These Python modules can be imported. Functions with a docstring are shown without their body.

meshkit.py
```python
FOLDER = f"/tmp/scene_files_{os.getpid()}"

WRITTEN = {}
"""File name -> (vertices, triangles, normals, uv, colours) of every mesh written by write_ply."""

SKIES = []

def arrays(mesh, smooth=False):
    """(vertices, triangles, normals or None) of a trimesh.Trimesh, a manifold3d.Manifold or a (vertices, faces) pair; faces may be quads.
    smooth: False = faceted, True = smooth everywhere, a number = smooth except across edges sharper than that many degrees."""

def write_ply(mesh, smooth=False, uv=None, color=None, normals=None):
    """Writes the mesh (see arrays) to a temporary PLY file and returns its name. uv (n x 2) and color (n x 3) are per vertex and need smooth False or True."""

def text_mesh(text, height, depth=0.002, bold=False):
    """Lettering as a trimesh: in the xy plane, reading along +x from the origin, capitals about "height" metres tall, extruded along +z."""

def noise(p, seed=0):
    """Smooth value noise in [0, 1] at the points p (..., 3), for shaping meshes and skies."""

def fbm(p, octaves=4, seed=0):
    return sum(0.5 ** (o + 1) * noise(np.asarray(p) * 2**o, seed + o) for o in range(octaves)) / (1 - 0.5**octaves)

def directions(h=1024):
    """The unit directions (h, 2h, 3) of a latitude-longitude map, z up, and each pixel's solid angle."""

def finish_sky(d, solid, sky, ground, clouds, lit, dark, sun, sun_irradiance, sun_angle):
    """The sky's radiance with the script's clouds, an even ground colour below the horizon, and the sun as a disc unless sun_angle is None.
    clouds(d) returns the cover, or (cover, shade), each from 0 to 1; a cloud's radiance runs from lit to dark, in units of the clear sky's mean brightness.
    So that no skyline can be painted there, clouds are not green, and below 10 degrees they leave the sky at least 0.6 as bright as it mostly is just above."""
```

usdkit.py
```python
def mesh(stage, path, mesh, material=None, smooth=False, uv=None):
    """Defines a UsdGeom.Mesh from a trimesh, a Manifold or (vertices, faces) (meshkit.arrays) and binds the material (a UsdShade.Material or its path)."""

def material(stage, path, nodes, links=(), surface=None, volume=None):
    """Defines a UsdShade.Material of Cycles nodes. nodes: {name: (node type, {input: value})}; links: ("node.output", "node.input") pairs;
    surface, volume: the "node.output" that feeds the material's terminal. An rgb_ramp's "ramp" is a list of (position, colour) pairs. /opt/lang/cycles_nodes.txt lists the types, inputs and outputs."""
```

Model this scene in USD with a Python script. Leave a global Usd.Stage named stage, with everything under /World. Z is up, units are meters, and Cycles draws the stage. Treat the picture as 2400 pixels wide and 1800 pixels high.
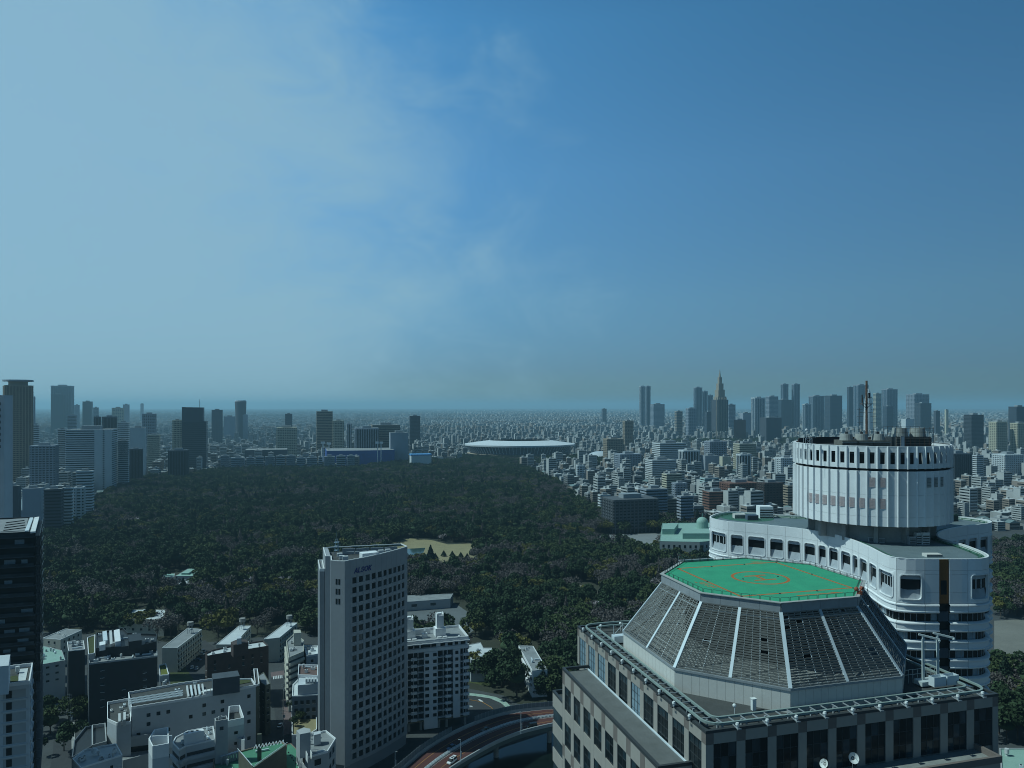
# Aerial view over a city park towards a far skyline, from a high window. Units are metres, z up, camera looks along +y.
import math, random, numpy as np, trimesh, usdkit, meshkit
from pxr import Usd, UsdGeom, UsdLux, UsdShade, Gf, Sdf, Vt
from shapely.geometry import Polygon, Point, LineString, box as sbox, MultiPolygon
from shapely import affinity
from shapely.prepared import prep
random.seed(7); rng = np.random.default_rng(7)
stage = Usd.Stage.CreateInMemory()
UsdGeom.Xform.Define(stage, '/World'); UsdGeom.Scope.Define(stage, '/World/Looks')
# ---------------------------------------------------------------- camera, sky, sun, exposure
F, H, HV = 1736.0, 150.0, 952.0          # focal length in photo pixels (2400 wide), eye height, horizon row
cam = UsdGeom.Camera.Define(stage, '/World/camera')
cam.CreateHorizontalApertureAttr(36.0); cam.CreateVerticalApertureAttr(27.0)
cam.CreateFocalLengthAttr(36.0 * F / 2400)
cam.CreateVerticalApertureOffsetAttr((HV - 900) / 2400 * 36.0)
cam.CreateClippingRangeAttr((1.0, 90000.0))
cam.CreateExposureAttr(-0.55)
cam.AddTranslateOp().Set((0, 0, H)); cam.AddRotateXOp().Set(90.0)
TH, EL = math.radians(92), math.radians(53)
SD = np.array([-math.sin(TH) * math.cos(EL), math.cos(TH) * math.cos(EL), math.sin(EL)])
dome = UsdLux.DomeLight.Define(stage, '/World/sky')
dome.GetPrim().SetCustomDataByKey('kind', 'structure')
SKYN = {
 's': ('sky_texture', {'sky_type': 'single_scattering', 'sun_disc': False, 'sun_elevation': EL, 'sun_rotation': math.atan2(SD[0], SD[1]), 'altitude': 100.0, 'air_density': 1.0, 'aerosol_density': 0.4, 'ozone_density': 1.0}),
 'tint': ('mix_color', {'blend_type': 'multiply', 'fac': 1.0, 'use_clamp': False}),
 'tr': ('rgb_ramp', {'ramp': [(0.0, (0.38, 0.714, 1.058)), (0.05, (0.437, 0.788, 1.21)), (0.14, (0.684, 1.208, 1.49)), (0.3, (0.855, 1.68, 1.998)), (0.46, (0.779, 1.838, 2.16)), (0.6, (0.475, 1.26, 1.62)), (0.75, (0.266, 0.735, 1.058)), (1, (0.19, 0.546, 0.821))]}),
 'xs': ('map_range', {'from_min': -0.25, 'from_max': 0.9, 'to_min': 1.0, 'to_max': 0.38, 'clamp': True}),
 'ys': ('map_range', {'range_type': 'smoothstep', 'from_min': -0.7, 'from_max': 0.6, 'to_min': 0.45, 'to_max': 1.0, 'clamp': True}), 'xy': ('math', {'math_type': 'multiply'}),  # sky dimmed behind the camera to lower fill light on shaded faces
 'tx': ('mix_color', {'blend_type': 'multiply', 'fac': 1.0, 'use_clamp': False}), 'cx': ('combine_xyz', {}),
 'tc': ('texture_coordinate', {}), 'map': ('mapping', {'mapping_type': 'point', 'rotation': (0.0, 0.0, -0.35), 'scale': (1.6, 1.6, 3.0), 'location': (3.1, 1.7, 0.4)}),
 'n1': ('noise_texture', {'scale': 1.3, 'detail': 8.0, 'roughness': 0.55, 'distortion': 0.6}),
 'n2': ('noise_texture', {'scale': 5.0, 'detail': 8.0, 'roughness': 0.6, 'distortion': 1.0}),
 'sep': ('separate_xyz', {}),
 'yf': ('map_range', {'range_type': 'smoothstep', 'from_min': -0.1, 'from_max': 0.45, 'to_min': 0.0, 'to_max': 1.0, 'clamp': True}), 'my': ('math', {'math_type': 'multiply'}),
 'ax': ('map_range', {'from_min': 0.10, 'from_max': -0.50, 'to_min': 0.0, 'to_max': 0.9, 'clamp': False}),
 'zf': ('map_range', {'from_min': 0.02, 'from_max': 0.30, 'to_min': 0.25, 'to_max': 0.0, 'clamp': True}),
 'a1': ('math', {'math_type': 'add'}), 'a2': ('math', {'math_type': 'add'}), 'a3': ('math', {'math_type': 'add'}),
 'n1r': ('map_range', {'from_min': 0.3, 'from_max': 0.7, 'to_min': -0.30, 'to_max': 0.25, 'clamp': False}),
 'n2r': ('map_range', {'from_min': 0.3, 'from_max': 0.7, 'to_min': -0.12, 'to_max': 0.12, 'clamp': False}),
 'ss': ('map_range', {'range_type': 'smoothstep', 'from_min': 0.1, 'from_max': 0.85, 'to_min': 0.0, 'to_max': 0.8, 'clamp': True}),
 'mx': ('mix_color', {'blend_type': 'mix', 'b': (4.0, 6.9, 8.5)}),
 'b': ('background_shader', {'strength': 0.1})}
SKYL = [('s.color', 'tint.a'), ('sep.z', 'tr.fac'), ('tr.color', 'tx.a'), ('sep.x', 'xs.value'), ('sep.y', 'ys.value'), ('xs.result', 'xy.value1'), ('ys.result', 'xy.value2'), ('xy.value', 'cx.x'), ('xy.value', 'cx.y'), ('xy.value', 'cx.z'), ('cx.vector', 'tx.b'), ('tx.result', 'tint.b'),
 ('tint.result', 'mx.a'), ('sep.y', 'yf.value'), ('yf.result', 'my.value1'), ('ss.result', 'my.value2'), ('my.value', 'mx.fac'), ('tc.generated', 'map.vector'), ('map.vector', 'n1.vector'), ('map.vector', 'n2.vector'),
 ('tc.generated', 'sep.vector'), ('sep.x', 'ax.value'), ('sep.z', 'zf.value'), ('ax.result', 'a1.value1'), ('n1.fac', 'n1r.value'), ('n2.fac', 'n2r.value'), ('n1r.result', 'a1.value2'), ('a1.value', 'a2.value1'), ('n2r.result', 'a2.value2'), ('a2.value', 'a3.value1'), ('zf.result', 'a3.value2'), ('a3.value', 'ss.value'), ('mx.result', 'b.color')]
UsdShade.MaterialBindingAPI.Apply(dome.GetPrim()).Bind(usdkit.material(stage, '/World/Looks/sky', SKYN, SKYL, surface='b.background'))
sun = UsdLux.DistantLight.Define(stage, '/World/sun')
sun.CreateNormalizeAttr(True); sun.CreateIntensityAttr(1.08); sun.CreateAngleAttr(0.5); sun.CreateColorAttr(Gf.Vec3f(.76, 1.0, 1.0))
sun.AddOrientOp().Set(Gf.Quatf(Gf.Rotation(Gf.Vec3d(0, 0, 1), Gf.Vec3d(*SD)).GetQuat()))
# ---------------------------------------------------------------- helpers
def gp(U, V, z=0.0):
    """photo pixel -> point on the level plane z"""
    Y = (H - z) * F / (V - HV)
    return np.array([(U - 1200) / F * Y, Y, z])
def at(U, V, Y):
    """photo pixel at distance Y -> point"""
    return np.array([(U - 1200) / F * Y, Y, H - (V - HV) / F * Y])
def zof(V, Y): return H - (V - HV) / F * Y
def gpoly(pts, z=0.0): return [tuple(gp(u, v, z)[:2]) for u, v in pts]

_mats = {}
def M(name, c, r=0.75, var=0.0, scale=0.3, spec=0.3, c2=None, bump=0.0, metal=0.0, rnd=0.0):
    """plain or noise-varied principled material"""
    if name in _mats: return _mats[name]
    n = {'p': ('principled_bsdf', {'base_color': c, 'roughness': r, 'specular_ior_level': spec, 'metallic': metal})}; l = []
    if var or c2 is not None or rnd:
        c2 = c2 if c2 is not None else tuple(x * (1 - var) for x in c)
        c1 = tuple(min(1, x * (1 + var * .5)) for x in c)
        n['g'] = ('geometry', {}); n['n'] = ('noise_texture', {'scale': scale, 'detail': 5.0, 'roughness': 0.6})
        n['n3'] = ('noise_texture', {'scale': scale * 9, 'detail': 3.0, 'roughness': 0.6})
        n['mr'] = ('map_range', {'from_min': 0.3, 'from_max': 0.7, 'to_min': 0.0, 'to_max': 1.0, 'clamp': True})
        n['av'] = ('mix_float', {'fac': 0.35})
        n['m'] = ('mix_color', {'a': c1, 'b': c2})
        l += [('g.position', 'n.vector'), ('g.position', 'n3.vector'), ('n.fac', 'av.a'), ('n3.fac', 'av.b'), ('av.result', 'mr.value')]
        src = 'mr.result'
        if rnd:
            n['rm'] = ('mix_float', {'fac': rnd}); l += [('mr.result', 'rm.a'), ('g.random_per_island', 'rm.b')]; src = 'rm.result'
        l += [(src, 'm.fac'), ('m.result', 'p.base_color')]
        if bump:
            n['bp'] = ('bump', {'strength': bump, 'distance': 0.05}); l += [('n3.fac', 'bp.height'), ('bp.normal', 'p.normal')]
    _mats[name] = usdkit.material(stage, '/World/Looks/' + name, n, l, surface='p.BSDF')
    return _mats[name]
def glass(name, c, r=0.08, spec=0.6, c2=None, scale=0.25):
    """opaque-looking window glass: dark room behind, sky mirrored; panes differ a little"""
    if name in _mats: return _mats[name]
    n = {'g': ('geometry', {}), 'w': ('noise_texture', {'scale': scale, 'detail': 2.0}), 'mr': ('map_range', {'from_min': .35, 'from_max': .65, 'clamp': True}),
         'm': ('mix_color', {'a': c, 'b': c2 or tuple(x * 2.2 + .004 for x in c)}), 'p': ('principled_bsdf', {'roughness': r, 'specular_ior_level': spec})}
    _mats[name] = usdkit.material(stage, '/World/Looks/' + name, n, [('g.position', 'w.vector'), ('w.fac', 'mr.value'), ('mr.result', 'm.fac'), ('m.result', 'p.base_color')], surface='p.BSDF')
    return _mats[name]

_names = {}
def uname(parent, name):
    k = (parent, name); i = _names.get(k, 0); _names[k] = i + 1
    return f'{parent}/{name}' + (f'_{i:03d}' if i else '')
def put(prim, **kw):
    for k, v in kw.items():
        if v: prim.SetCustomDataByKey('category' if k == 'cat' else k, v)
class T:
    """a thing: an Xform at its base; parts are its children"""
    def __init__(s, name, label=None, cat=None, loc=(0, 0, 0), group=None, kind=None):
        s.path = uname('/World', name); s.o = np.array(loc, float)
        x = UsdGeom.Xform.Define(stage, s.path); x.AddTranslateOp().Set(tuple(map(float, loc))); s.prim = x.GetPrim()
        put(s.prim, label=label, cat=cat, group=group, kind=kind)
    def part(s, name, mb, mat, smooth=False, label=None, kind=None, parent=None):
        base = parent or s.path
        p = _mesh(uname(base, name), mb, mat, smooth, s.o)
        put(p, label=label, kind=kind)
        return str(p.GetPath())
def _mesh(path, mb, mat, smooth, o=None):
    v, f = mb.arr() if isinstance(mb, MB) else (np.asarray(mb.vertices), np.asarray(mb.faces))
    n = None
    if smooth:
        v, f, n = meshkit.arrays((v, f), smooth)
    if o is not None: v = v - o
    m = UsdGeom.Mesh.Define(stage, path)
    m.CreatePointsAttr(Vt.Vec3fArray.FromNumpy(np.ascontiguousarray(v, dtype=np.float32)))
    m.CreateFaceVertexCountsAttr(Vt.IntArray.FromNumpy(np.full(len(f), 3, np.int32)))
    m.CreateFaceVertexIndicesAttr(Vt.IntArray.FromNumpy(np.ascontiguousarray(f, dtype=np.int32).ravel()))
    m.CreateSubdivisionSchemeAttr('none')
    if n is not None:
        m.CreateNormalsAttr(Vt.Vec3fArray.FromNumpy(n.astype(np.float32))); m.SetNormalsInterpolation('vertex')
    UsdShade.MaterialBindingAPI.Apply(m.GetPrim()).Bind(mat)
    return m.GetPrim()
def solo(name, mb, mat, label=None, cat=None, group=None, kind=None, smooth=False):
    p = _mesh(uname('/World', name), mb, mat, smooth); put(p, label=label, cat=cat, group=group, kind=kind); return p

_BF = np.array([[0, 2, 1], [0, 3, 2], [4, 5, 6], [4, 6, 7], [0, 1, 5], [0, 5, 4], [1, 2, 6], [1, 6, 5], [2, 3, 7], [2, 7, 6], [3, 0, 4], [3, 4, 7]])
class MB:
    """collects shapes into one mesh; fr = (origin xy, unit x axis) of a local frame"""
    def __init__(s, fr=None): s.v = []; s.f = []; s.n = 0; s.fr = fr
    def add(s, v, f):
        v = np.asarray(v, float)
        if s.fr is not None:
            (ox, oy), (ax, ay) = s.fr
            v = np.stack([ox + v[:, 0] * ax - v[:, 1] * ay, oy + v[:, 0] * ay + v[:, 1] * ax, v[:, 2]], 1)
        s.v.append(v); s.f.append(np.asarray(f, int) + s.n); s.n += len(v); return s
    def arr(s):
        return (np.vstack(s.v), np.vstack(s.f)) if s.v else (np.zeros((0, 3)), np.zeros((0, 3), int))
    def box(s, x0, x1, y0, y1, z0, z1):
        return s.add([[x0, y0, z0], [x1, y0, z0], [x1, y1, z0], [x0, y1, z0], [x0, y0, z1], [x1, y0, z1], [x1, y1, z1], [x0, y1, z1]], _BF)
    def cbox(s, cx, cy, w, d, z0, z1, a=0.0):
        c, n = math.cos(a), math.sin(a); q = []
        for z in (z0, z1):
            for x, y in ((-w / 2, -d / 2), (w / 2, -d / 2), (w / 2, d / 2), (-w / 2, d / 2)): q.append([cx + x * c - y * n, cy + x * n + y * c, z])
        return s.add(q, _BF)
    def quad(s, a, b, c, d): return s.add([a, b, c, d], [[0, 1, 2], [0, 2, 3]])
    def hexa(s, lo, hi): return s.add(list(lo) + list(hi), _BF)
    def prism(s, poly, z0, z1, bottom=True, top=True):
        p = poly if isinstance(poly, Polygon) else Polygon(poly)
        if p.is_empty: return s
        if isinstance(p, MultiPolygon):
            for g in p.geoms: s.prism(g, z0, z1, bottom, top)
            return s
        from shapely.geometry.polygon import orient
        p = orient(p)
        if top or bottom:
            v, f = trimesh.creation.triangulate_polygon(p, engine='earcut')
            if top: s.add(np.c_[v, np.full(len(v), z1)], f if _ccw(v, f) else f[:, ::-1])
            if bottom: s.add(np.c_[v, np.full(len(v), z0)], f[:, ::-1] if _ccw(v, f) else f)
        for ring in [p.exterior, *p.interiors]:
            c = np.array(ring.coords)[:-1]; n = len(c); i = np.arange(n); j = (i + 1) % n
            s.add(np.vstack([np.c_[c, np.full(n, z0)], np.c_[c, np.full(n, z1)]]), np.vstack([np.c_[i, j, j + n], np.c_[i, j + n, i + n]]))
        return s
    def flat(s, poly, z):
        p = poly if isinstance(poly, (Polygon, MultiPolygon)) else Polygon(poly).buffer(0)
        for g in getattr(p, 'geoms', [p]):
            if g.is_empty: continue
            v, f = trimesh.creation.triangulate_polygon(g, engine='earcut')
            s.add(np.c_[v, np.full(len(v), z)], f if _ccw(v, f) else f[:, ::-1])
        return s
    def cyl(s, cx, cy, r, z0, z1, n=12, r2=None, cap=True):
        r2 = r if r2 is None else r2; a = np.arange(n) * 2 * np.pi / n; i = np.arange(n); j = (i + 1) % n
        v = np.vstack([np.c_[cx + r * np.cos(a), cy + r * np.sin(a), np.full(n, z0)], np.c_[cx + r2 * np.cos(a), cy + r2 * np.sin(a), np.full(n, z1)], [[cx, cy, z1]], [[cx, cy, z0]]])
        f = np.vstack([np.c_[i, j, j + n], np.c_[i, j + n, i + n]] + ([np.c_[i + n, j + n, np.full(n, 2 * n)], np.c_[j, i, np.full(n, 2 * n + 1)]] if cap else []))
        return s.add(v, f)
    def bar(s, p, q, r=0.05, n=4, r2=None):
        p, q = np.asarray(p, float), np.asarray(q, float); d = q - p; L = np.linalg.norm(d)
        if L < 1e-6: return s
        d /= L; a = np.cross(d, [0, 0, 1.0] if abs(d[2]) < .9 else [1.0, 0, 0]); a /= np.linalg.norm(a); b = np.cross(d, a)
        t = (np.arange(n) + .5) * 2 * np.pi / n; i = np.arange(n); j = (i + 1) % n; r2 = r if r2 is None else r2
        o = np.cos(t)[:, None] * a + np.sin(t)[:, None] * b
        v = np.vstack([p + r * o, q + r2 * o, [p], [q]])
        return s.add(v, np.vstack([np.c_[i, j, j + n], np.c_[i, j + n, i + n], np.c_[j, i, np.full(n, 2 * n)], np.c_[i + n, j + n, np.full(n, 2 * n + 1)]])[:, ::-1])
    def path(s, pts, r=0.05, n=4):
        for a, b in zip(pts[:-1], pts[1:]): s.bar(a, b, r, n)
        return s
    def sphere(s, c, r, k=1, sz=1.0):
        m = trimesh.creation.icosphere(subdivisions=k, radius=r); v = np.array(m.vertices); v[:, 2] *= sz
        return s.add(v + np.asarray(c, float), m.faces)
    def sweep(s, outline, prof, closed=True):
        """profile [(outward offset, z)] swept along a plan outline (ccw = outward to the right of travel)"""
        c = np.asarray(outline, float); n = len(c)
        if closed: t = np.roll(c, -1, 0) - np.roll(c, 1, 0)
        else: t = np.gradient(c, axis=0)
        t /= np.linalg.norm(t, axis=1, keepdims=True) + 1e-9; nor = np.c_[t[:, 1], -t[:, 0]]
        m = len(prof); v = np.vstack([np.c_[c + nor * o, np.full(n, z)] for o, z in prof]); f = []
        i = np.arange(n if closed else n - 1); j = (i + 1) % n
        for k in range(m - 1): f += [np.c_[k * n + i, k * n + j, (k + 1) * n + j], np.c_[k * n + i, (k + 1) * n + j, (k + 1) * n + i]]
        return s.add(v, np.vstack(f))
def _ccw(v, f):
    a, b, c = v[f[0]]; return (b[0] - a[0]) * (c[1] - a[1]) - (b[1] - a[1]) * (c[0] - a[0]) > 0
class Curve:
    """plan polyline by arc length"""
    def __init__(s, pts):
        s.p = np.asarray(pts, float); d = np.linalg.norm(np.diff(s.p, axis=0), axis=1); s.s = np.r_[0, np.cumsum(d)]; s.L = s.s[-1]
        t = np.gradient(s.p, axis=0); t /= np.linalg.norm(t, axis=1, keepdims=True) + 1e-9; s.nor = np.c_[t[:, 1], -t[:, 0]]
    def at(s, q, off=0.0):
        q = np.asarray(q, float)
        x = np.stack([np.interp(q, s.s, s.p[:, k]) for k in (0, 1)], -1); n = np.stack([np.interp(q, s.s, s.nor[:, k]) for k in (0, 1)], -1)
        n /= np.linalg.norm(n, axis=-1, keepdims=True) + 1e-9
        return x + n * np.asarray(off)[..., None]
    def near(s, pt): return s.s[np.argmin(np.linalg.norm(s.p - np.asarray(pt), axis=1))]
def wrap(mb, poly, curve, o0, o1, step=2.5):
    """extrudes a flat (s, z) shape from offset o0 to o1 and bends it along a curve"""
    x0, _, x1, _ = poly.bounds; k = max(1, int(math.ceil((x1 - x0) / step)))
    for i in range(k):
        g = poly.intersection(sbox(x0 + (x1 - x0) * i / k, -999, x0 + (x1 - x0) * (i + 1) / k, 999)) if k > 1 else poly
        for q in getattr(g, 'geoms', [g]):
            if q.geom_type != 'Polygon' or q.area < 1e-6: continue
            b = MB(); b.prism(q, 0, 1); v, f = b.arr()
            w = curve.at(v[:, 0], o0 + (o1 - o0) * v[:, 2]); mb.add(np.c_[w, v[:, 1]], f[:, ::-1])
def smoothed(pts, closed=False, it=3):
    p = np.asarray(pts, float)
    for _ in range(it):
        q = np.roll(p, -1, 0) if closed else p[1:]; a = p if closed else p[:-1]
        n = np.empty((2 * len(a), 2)); n[0::2] = .75 * a + .25 * q; n[1::2] = .25 * a + .75 * q
        p = n if closed else np.vstack([p[:1], n, p[-1:]])
    return p
def rrect(x0, z0, x1, z1, r): return sbox(x0 + r, z0 + r, x1 - r, z1 - r).buffer(r, quad_segs=3)
def copy(src, name, label=None, cat=None, loc=(0, 0, 0), rz=0.0, sc=1.0, group=None):
    x = UsdGeom.Xform.Define(stage, uname('/World', name)); x.AddTranslateOp().Set(tuple(map(float, loc)))
    if rz: x.AddRotateZOp().Set(math.degrees(rz))
    if np.ndim(sc) or sc != 1.0: x.AddScaleOp().Set(tuple(sc) if np.ndim(sc) else (sc, sc, sc))
    p = x.GetPrim(); put(p, label=label, cat=cat, group=group)
    p.GetReferences().AddInternalReference(src); p.SetInstanceable(True); return p
class K(T):
    """a class prim: parts shared by copies"""
    def __init__(s, name):
        s.path = '/World/' + name; s.o = np.zeros(3); s.prim = stage.CreateClassPrim(s.path); s.prim.SetTypeName('Xform')
def scatter(name, classes, pts, idx, rz, sc, label, cat=None, group=None):
    """one PointInstancer of stuff"""
    pi = UsdGeom.PointInstancer.Define(stage, uname('/World', name)); base = str(pi.GetPath()); rel = pi.CreatePrototypesRel()
    for i, c in enumerate(classes):
        x = UsdGeom.Xform.Define(stage, f'{base}/kind_{i}'); x.GetPrim().GetReferences().AddInternalReference(c); rel.AddTarget(x.GetPath())
    pi.CreatePositionsAttr(Vt.Vec3fArray.FromNumpy(np.asarray(pts, np.float32)))
    pi.CreateProtoIndicesAttr(Vt.IntArray.FromNumpy(np.asarray(idx, np.int32)))
    rz = np.asarray(rz); q = np.zeros((len(rz), 4), np.float32); q[:, 3] = np.cos(rz / 2); q[:, 2] = np.sin(rz / 2)
    pi.CreateOrientationsAttr(Vt.QuathArray([Gf.Quath(float(a[3]), float(a[0]), float(a[1]), float(a[2])) for a in q]))
    sc = np.asarray(sc, np.float32); sc = np.repeat(sc[:, None], 3, 1) if sc.ndim == 1 else sc
    pi.CreateScalesAttr(Vt.Vec3fArray.FromNumpy(np.ascontiguousarray(sc)))
    put(pi.GetPrim(), label=label, cat=cat, group=group, kind='stuff'); return pi
# ---------------------------------------------------------------- ground
solo('ground', MB().box(-45000, 45000, -300, 60000, -6, 0), M('city_ground', (.075, .08, .08), .95, c2=(.05, .055, .055), scale=.05), kind='structure')
# ---------------------------------------------------------------- shared materials
WHITE = M('white_paint', (.80, .80, .79), .55, var=.10, scale=.12)
WHITE2 = M('white_wall', (.72, .72, .70), .7, var=.14, scale=.1)
STEEL = M('pale_steel', (.62, .68, .70), .45, var=.1, scale=.6)
GREYM = M('grey_metal', (.30, .32, .33), .5, var=.2, scale=.7)
DARKM = M('dark_metal', (.045, .05, .052), .5)
RUST = M('rusty_steel', (.16, .09, .06), .8, var=.4, scale=1.5)
ROOFD = M('dark_roof', (.085, .088, .085), .9, c2=(.05, .052, .05), scale=.25)
ROOFG = M('grey_roof', (.30, .31, .31), .9, c2=(.19, .2, .2), scale=.2)
ROOFW = M('pale_roof', (.62, .64, .63), .85, c2=(.45, .47, .47), scale=.15)
CONC = M('concrete', (.36, .36, .34), .9, c2=(.24, .245, .235), scale=.2, bump=.2)
BLACKIN = M('dark_interior', (.012, .013, .014), .9)
GLD = glass('dark_glass', (.006, .009, .010), r=.15, spec=.22)
GLB = glass('blue_glass', (.012, .022, .027), r=.1, spec=.4)
GLL = glass('pale_glass', (.16, .24, .29), r=.12, spec=.8, c2=(.24, .33, .38), scale=.5)  # paler blue-grey tone for some panes and the curtains
AIRC = M('plant_unit', (.55, .56, .55), .6, var=.2, scale=.8)

# ---------------------------------------------------------------- brown tower hotel with the helipad
GF = ((30.1, 115.0), (.9649, .2627))
BEIGE = M('beige_cladding', (.36, .325, .285), .65, c2=(.30, .27, .235), scale=.12)
BEIGED = M('brown_cladding', (.20, .165, .145), .65, c2=(.15, .125, .11), scale=.2)
PANELW = M('cream_panel', (.66, .63, .575), .6, c2=(.57, .545, .50), scale=.2)
LOUV = M('louver_slat', (.26, .25, .225), .6, c2=(.16, .155, .14), scale=.35)
def lxy(r, l): return np.array([30.1 + .9649 * r - .2627 * l, 115 + .2627 * r + .9649 * l])
t = T('hotel_tower', 'brown stone tower in front with green helipad on a sloped louvred crown', 'tower', (*lxy(28, 28), 0))
g = MB(GF); g.box(.45, 56.8, .45, 57.2, 0, 98.6); t.part('core_wall', g, BEIGE)
g = MB(GF)
S = 57.3
t.part('roof_deck', MB(GF).flat(sbox(.3, .3, S - .3, S - .3), 98.66), ROOFD)
g = MB(GF)
for b in ((-.05, .5, -.05, S), (S - .5, S, -.05, S), (.5, S - .5, -.05, .5), (.5, S - .5, S - .5, S)): g.box(b[0], b[1], b[2], b[3], 99.1, 99.55)
t.part('parapet_cap', g, DARKM)
PIT, WW, W0 = 5.63, 4.05, 1.35
bright = {9, 8, 7, 4}
def win3(mbf, side, k, u0, u1, z0, z1, mats, dep, nx=3, nz=4):
    """window with frame and separate panes; side 'L' on plane r, 'R' on plane l"""
    def bx(mb, a0, a1, d0, d1, b0, b1):
        return mb.box(d0, d1, a0, a1, b0, b1) if side == 'L' else mb.box(a0, a1, d0, d1, b0, b1)
    fr = MB(GF); w = .09
    for i in range(nx + 1):
        x = u0 + (u1 - u0) * i / nx; bx(fr, max(u0, x - w / 2), min(u1, x + w / 2), dep - .06, dep + .12, z0, z1)
    for j in range(nz + 1):
        z = z0 + (z1 - z0) * j / nz; bx(fr, u0, u1, dep - .045, dep + .1, max(z0, z - w / 2), min(z1, z + w / 2))
    p = t.part('window', fr, DARKM)
    for i in range(nx):
        for j in range(nz):
            xa, xb = u0 + (u1 - u0) * i / nx + .04, u0 + (u1 - u0) * (i + 1) / nx - .04
            za, zb = z0 + (z1 - z0) * j / nz + .04, z0 + (z1 - z0) * (j + 1) / nz - .04
            t.part('pane', bx(MB(GF), xa, xb, dep, dep + .03, za, zb), mats(i, j), parent=p)
    bk = bx(MB(GF), u0, u1, dep + .13, dep + .16, z0, z1)
    t.part('room', bk, BLACKIN, parent=p)
def wall_row(side, plane, n, zt, zb, ztop, pit, ww, w0, end, dark=True):
    """piers, lintels and dark pier caps of one window row; panels stand .45 m proud of the core"""
    lo, hi = (plane, plane + .45)
    def bx(a0, a1, b0, b1, e=0.0):
        m = MB(GF); return m.box(lo - e, hi, a0, a1, b0, b1) if side == 'L' else m.box(a0, a1, lo - e, hi, b0, b1)
    x = 0.0
    for k in range(n + 1):
        a0 = 0.0 if k == 0 else w0 + (k - 1) * pit + ww; a1 = w0 + k * pit if k < n else end
        t.part('pier', bx(a0 + .02, a1 - .02, zb, zt - .03), BEIGE)
        t.part('pier_cap', bx(a0 + .02, a1 - .02, zt, ztop, .004), BEIGED if dark else BEIGE)
        if k < n: t.part('lintel_panel', bx(a1 + .02, a1 + ww - .02, zt, ztop), BEIGE)
wall_row('L', 0.0, 10, 97.35, 91.0, 99.08, PIT, WW, W0, S)
wall_row('R', 0.0, 10, 97.35, 86.0, 99.08, PIT, WW, W0, S)
for k in range(10):
    u0 = W0 + k * PIT; br = k in bright
    win3(MB, 'L', k, u0, u0 + WW, 91.0, 97.35, (lambda i, j, b=br: GLL if b else (GLB if j == 3 else GLD)), .22)
for k in range(10):
    u0 = W0 + k * PIT
    win3(MB, 'R', k, u0, u0 + WW, 90.6, 97.35, (lambda i, j, k=k: GLB if (i * 7 + j * 5 + k * 3) % 4 == 0 else GLD), .22, 3, 3)
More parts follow.
